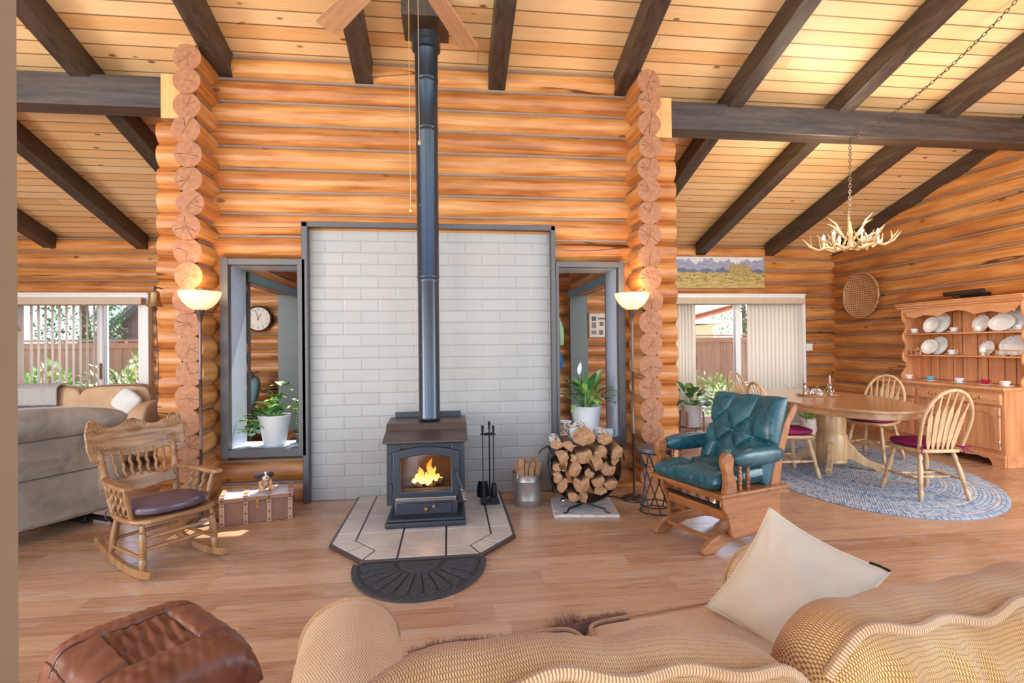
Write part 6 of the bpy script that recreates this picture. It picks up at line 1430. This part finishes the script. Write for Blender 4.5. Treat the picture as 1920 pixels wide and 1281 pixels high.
for x in (-.95, .97): m = MB(); m.pad(.22, .92, .62, .3, .6, tr(x, -.25, .34 + .08)); m.build('armrest', TANM, ts)
def blanket(o):
    BLK = plain('pale_grey_knit', srgb(176, 172, 166), .9, var=.1, scale=40, bump=.4, bscale=120)
    m = MB(); m.grid(lambda u, v: (-.70 + .52 * u, -.11 + .21 * max(0, 1 - v * 3.2) - .015 * math.sin(u * 14), .915 - .30 * max(0, v - .2) - .0 * u), 20, 14); b = m.build('blanket', BLK, o, solid=.012)
    m = MB(); random.seed(7)
    for i in range(46):
        x = -.70 + .52 * i / 45; m.tube([(x, -.13, .68), (x - .01, -.135, .64), (x - .025, -.14, .59)], .004, 5)
    m.build('fringe', plain('taupe_fringe', srgb(120, 108, 98), .9), o)
blanket(thing('throw_blanket', 'pale grey fringed throw over the back of the tan sofa', 'throw', (-4.33, 2.12, 0)))
o = thing('throw_pillow', 'white pillow on the right end of the tan sofa', 'pillow', (-3.72, 1.93, .71), 0); m = MB(); m.pad(.26, .12, .26, .55, .55, rot('Y', 38) @ rot('X', -14)); m.build('pillow_cover', plain('white_cotton', srgb(226, 222, 216), .8), o)
o = thing('end_table', 'small wooden end table beside the tan sofa under the lamp', 'table', (-5.63, 2.45, 0)); m = MB(); m.box((0, 0, .60), (.40, .40, .03)); m.build('tabletop', LOAKX, o, bevel=.006)
for sx in (-1, 1):
    for sy in (-1, 1): m = MB(); m.turn((sx * .17, sy * .17, 0), (sx * .17, sy * .17, .586), CLEG); m.build('leg', LOAK, o)
o = thing('table_lamp', 'table lamp with a cream shade at the left edge of the patio door', 'lamp', (-5.52, 2.45, .615)); m = MB(); m.lathe([(0, 0), (.08, 0), (.085, .015), (.03, .04), (.05, .14), (.07, .24), (.05, .36), (.02, .44), (.012, .56), (0, .56)], seg=28); m.build('base', CHINAC, o); m = MB(); m.lathe([(.25, .95), (.12, 1.22)], seg=32, cap=False); m.build('lamp_shade', plain('cream_lampshade', srgb(232, 200, 166), .8), o, solid=.003); m = MB(); m.tube([(0, 0, .55), (0, 0, 1.2)], .006, 8); m.box((0, 0, 1.2), (.2, .006, .004)); m.build('stem', BRASS, o)
# ------------------------------------------------------------------ ceiling fan
fn = thing('ceiling_fan', 'ceiling fan with pale maple blades hanging above the stove', 'fan', (-.19, -2.08, 3.27))
FANW = wood('pale_maple_blade', srgb(222, 176, 138), srgb(196, 148, 110), 'x', .8, .35, bump=.02)
m = MB(); m.lathe([(0, -.06), (.06, -.06), (.10, -.03), (.12, .02), (.12, .08), (.08, .12), (.02, .14), (.016, .15), (.016, 1.11), (.07, 1.12), (.075, 1.18), (0, 1.18)], seg=32); m.build('motor', BRASS, fn)
for k in range(6):
    a = 67 + 60 * k; m = MB(); m.prism([(.24, -.055), (.85, -.072), (.87, -.06), (.87, .06), (.85, .072), (.24, .055)], .007); b = m.build('blade', FANW, fn, bevel=.002); b.matrix_local = rot('Z', a) @ rot('X', 12) @ tr(0, 0, -.03)
    m = MB(); m.prism([(.09, -.02), (.20, -.02), (.30, -.04), (.30, .04), (.20, .02), (.09, .02)], .005, rot('Z', 0), 0, -.006); c = m.build('blade_iron', BRASS, b)
for dx, L_ in ((.0, 1.28), (.045, .95)):
    m = MB(); m.tube([(dx + .012, 0, -.05), (dx + .012, 0, -L_)], .0016, 6); m.lathe([(0, -L_ - .03), (.007, -L_ - .025), (.008, -L_ - .01), (.003, -L_), (0, -L_)], (dx + .012, 0, 0), 10); m.build('pull_chain', plain('pale_brass_chain', srgb(214, 176, 120), .35, .7), fn)
# ------------------------------------------------------------------ outside: yard, fence, shrubs, neighbouring houses, trees
m = MB(); m.box((0, 0, -.16), (160, 160, .1)); GR = NT('dry_lawn_and_paving'); GR = GR.fin(GR.ramp(GR.noise(GR.obj(), .8, 5), [(0.35, srgb(150, 146, 116)), (0.65, srgb(196, 188, 170))]), .9); struct(m.build('ground', GR))
FEN = wood('stained_fence_boards', srgb(168, 126, 100), srgb(138, 98, 74), 'z', .4, .7)
fe = thing('fence', 'brown board fence with flat cap across the yard outside', 'fence', (-1.0, 6.5, -.11))
m = MB()
for i in range(150): m.box((-11 + .15 * i, random.uniform(-.004, .004), .78), (.142, .022, 1.54))
m.build('fence_boards', FEN, fe, smooth=0)
m = MB(); m.box((0.2, -.02, 1.60), (22.6, .12, .035)); m.box((.2, -.025, 1.50), (22.6, .04, .11)); m.box((.2, -.025, .25), (22.6, .04, .11)); m.build('cap_rail', wood('fence_rail', srgb(172, 128, 102), srgb(144, 102, 78), 'x', .4, .7), fe)
for i in range(9): m = MB(); m.box((-11 + 2.8 * i, .06, .79), (.10, .10, 1.58)); m.build('fence_post', FEN, fe)
def shrub(name, label, loc, rx, ry, h, mats, seed, n=420, leaf=.09, cat='shrub', group=None, stems=7, z0=0.05):
    o = thing(name, label, cat, loc, 0, group); random.seed(seed)
    m = MB()
    for k in range(stems): a = 6.28 * k / stems + random.random(); m.tube([(0, 0, 0), (rx * .35 * math.cos(a), ry * .35 * math.sin(a), h * .45), (rx * .6 * math.cos(a), ry * .6 * math.sin(a), h * .8)], [.014 * h + .004, .01 * h + .003, .003], 5)
    m.build('stems', plain('twig_brown', srgb(110, 88, 66), .9), o)
    mbs = [MB() for _ in mats]
    for i in range(n):
        while True:
            x, y, z = random.uniform(-1, 1), random.uniform(-1, 1), random.uniform(-1, 1); r2 = x * x + y * y + z * z
            if .3 < r2 < 1: break
        k = 1 + .18 * math.sin(5 * x + 3 * y + seed) ; c = Vector((x * rx * k, y * ry * k, z0 * h + h * (.5 + .5 * z) * k * (1 - z0) * .95)); d = Vector((x + random.uniform(-.6, .6), y + random.uniform(-.6, .6), z * .6 + random.uniform(-.2, .7))).normalized()
        mbs[i % len(mats)].leaf(c, c + d * leaf * random.uniform(.7, 1.3), leaf * .5, -.1 * leaf, n=3)
    for mb, mt in zip(mbs, mats): mb.build('foliage', mt, o, smooth=0)
    return o
OLEAF = LEAF('silvery_green_leaf', srgb(150, 172, 120), srgb(206, 214, 170))
shrub('bush', 'pale leafy bush before the fence outside the right half of the left patio door', (-5.42, 5.3, -.11), .75, .5, 1.35, [OLEAF, OLEAF, GLEAF], 51, 900, .11)
shrub('bush', 'low flowering bush before the fence behind the open blinds', (-7.05, 5.6, -.11), .95, .5, 1.1, [OLEAF, LLEAF, GLEAF], 52, 900, .11)
shrub('bush', 'leafy bush in the yard outside the dining room patio door', (5.2, 5.0, -.11), .6, .5, .75, [OLEAF, LLEAF, GLEAF], 53, 500, .10)
shrub('bush', 'bush in the yard behind the potted plant of the dining room', (4.0, 5.4, -.11), .6, .45, .6, [LLEAF, GLEAF], 54, 400, .10)
SHING = m_planks('pale_shingle_roof', 'x', .16, (srgb(196, 190, 184), srgb(178, 172, 166), srgb(160, 154, 150)), .35, .8, False, .014); DKSH = m_planks('grey_shingle_roof', 'x', .16, (srgb(150, 154, 160), srgb(132, 136, 144), srgb(118, 122, 130)), .35, .8, False, .014)
RED = m_planks('terracotta_roof', 'x', .12, (srgb(226, 140, 108), srgb(210, 118, 86), srgb(196, 104, 74)), .3, .8, False, .012)
HBRICK = m_planks('brown_brick_wall', 'x', .08, (srgb(128, 104, 98), srgb(108, 88, 86), srgb(92, 76, 76)), .24, .9, False, .01)
def slab(a, b, c, d, t=.12):
    A = [Vector(p) for p in (a, b, c, d)]; n = (A[1] - A[0]).cross(A[3] - A[0]).normalized() * t
    m = MB(); m.add(A + [p - n for p in A], [(0, 1, 2, 3), (7, 6, 5, 4), (0, 4, 5, 1), (1, 5, 6, 2), (2, 6, 7, 3), (3, 7, 4, 0)]); return m
h = thing('house', 'neighbouring house with pale shingle roof and brick gable, beyond the left fence', 'house', (-11, 11, -.11))
WB = plain('brick_side', srgb(120, 100, 92), .9)
m = MB(); m.prism([(.95, 0), (6.0, 0), (6.0, 2.3), (3.6, 4.3), (.95, 2.5)], 5, tr(0, 5.6, 0) @ XZ); m.build('gable_wall', HBRICK, h, smooth=0)
m = slab((1.35, .2, 2.05), (3.7, .2, 4.1), (3.7, 6, 4.1), (1.35, 6, 2.05)); m.build('gable_roof', DKSH, h, smooth=0)
m = slab((6.3, .2, 1.95), (3.7, .2, 4.15), (3.7, 6, 4.15), (6.3, 6, 1.95)); m.build('gable_roof', DKSH, h, smooth=0)
m = MB(); m.bar((1.2, .15, 2.0), (3.75, .15, 4.2), .05, .2); m.bar((6.35, .15, 1.95), (3.75, .15, 4.2), .05, .2); m.build('barge_board', WHITEP, h)
m = slab((-5, .2, 1.55), (1.6, .2, 1.55), (1.6, 5, 4.5), (-5, 5, 4.5)); m.build('main_roof', SHING, h, smooth=0)
m = MB(); m.box((-1.8, 2.9, .75), (6.4, 4.6, 1.6)); m.build('wall', WB, h)
h = thing('house', 'neighbouring yellow house with pale hip roof, beyond the right fence', 'house', (8.9, 14, -.11))
m = MB(); m.box((-.6, 1.5, 1.05), (3.2, 3, 2.1)); m.build('wall', plain('pale_yellow_siding', srgb(214, 200, 158), .8), h)
m = MB(); m.add([(-2.6, -.4, 2.15), (1.5, -.4, 2.15), (1.5, 3.4, 2.15), (-2.6, 3.4, 2.15), (-1.6, 1.5, 2.75), (.5, 1.5, 2.75)], [(0, 1, 5, 4), (1, 2, 5), (2, 3, 4, 5), (3, 0, 4), (3, 2, 1, 0)]); m.build('roof', SHING, h, smooth=0)
h = thing('shed', 'garden shed with a sloping terracotta roof edge behind the right fence', 'shed', (7.2, 9.2, -.11))
m = slab((-1.35, 0, 1.98), (.9, 0, 2.55), (.9, 1.6, 2.75), (-1.35, 1.6, 2.2), .15); m.build('roof', RED, h, smooth=0)
for x, z in ((-1.25, 1.85),): m = MB(); m.box((x, 1.4, z / 2), (.1, .1, z)); m.build('post', FEN, h)
def tree(label, loc, r, hgt, mats, seed, n=1500, lf=.28):
    o = thing('tree', label, 'tree', loc, 0, 'trees beyond the fence'); m = MB(); m.tube([(0, 0, 0), (.1, 0, hgt * .4), (0, .1, hgt * .8)], [.2, .15, .05], 8); m.build('trunk', BARK, o)
    random.seed(seed); mbs = [MB() for _ in mats]
    for i in range(n):
        d = Vector((random.gauss(0, 1), random.gauss(0, 1), random.gauss(0, 1))).normalized() * random.uniform(.55, 1) ; k = 1 + .22 * math.sin(4 * d.x + seed) * math.cos(5 * d.z); c = Vector((d.x * r * k, d.y * r * k, hgt * .62 + d.z * hgt * .40 * k)); e = Vector((random.uniform(-1, 1), random.uniform(-1, 1), random.uniform(-.6, 1))).normalized() * lf
        mbs[i % len(mats)].leaf(c, c + e, lf * .5, 0, n=2)
    for mb, mt in zip(mbs, mats): mb.build('foliage', mt, o, smooth=0)
tree('pale green tree behind the sloping terracotta roof on the right', (12.9, 17.0, -.11), 1.9, 4.9, [OLEAF, GLEAF], 61, 2600, .17)
tree('tall tree behind the pale hip roof of the yellow house', (8.3, 20, -.11), 2.2, 6.5, [GLEAF, OLEAF], 62, 2600, .2)
tree('dark green tree in front of the brick gable on the left', (-9.1, 9.6, -.11), 1.0, 3.6, [GLEAF, DLEAF], 63, 2200, .11)
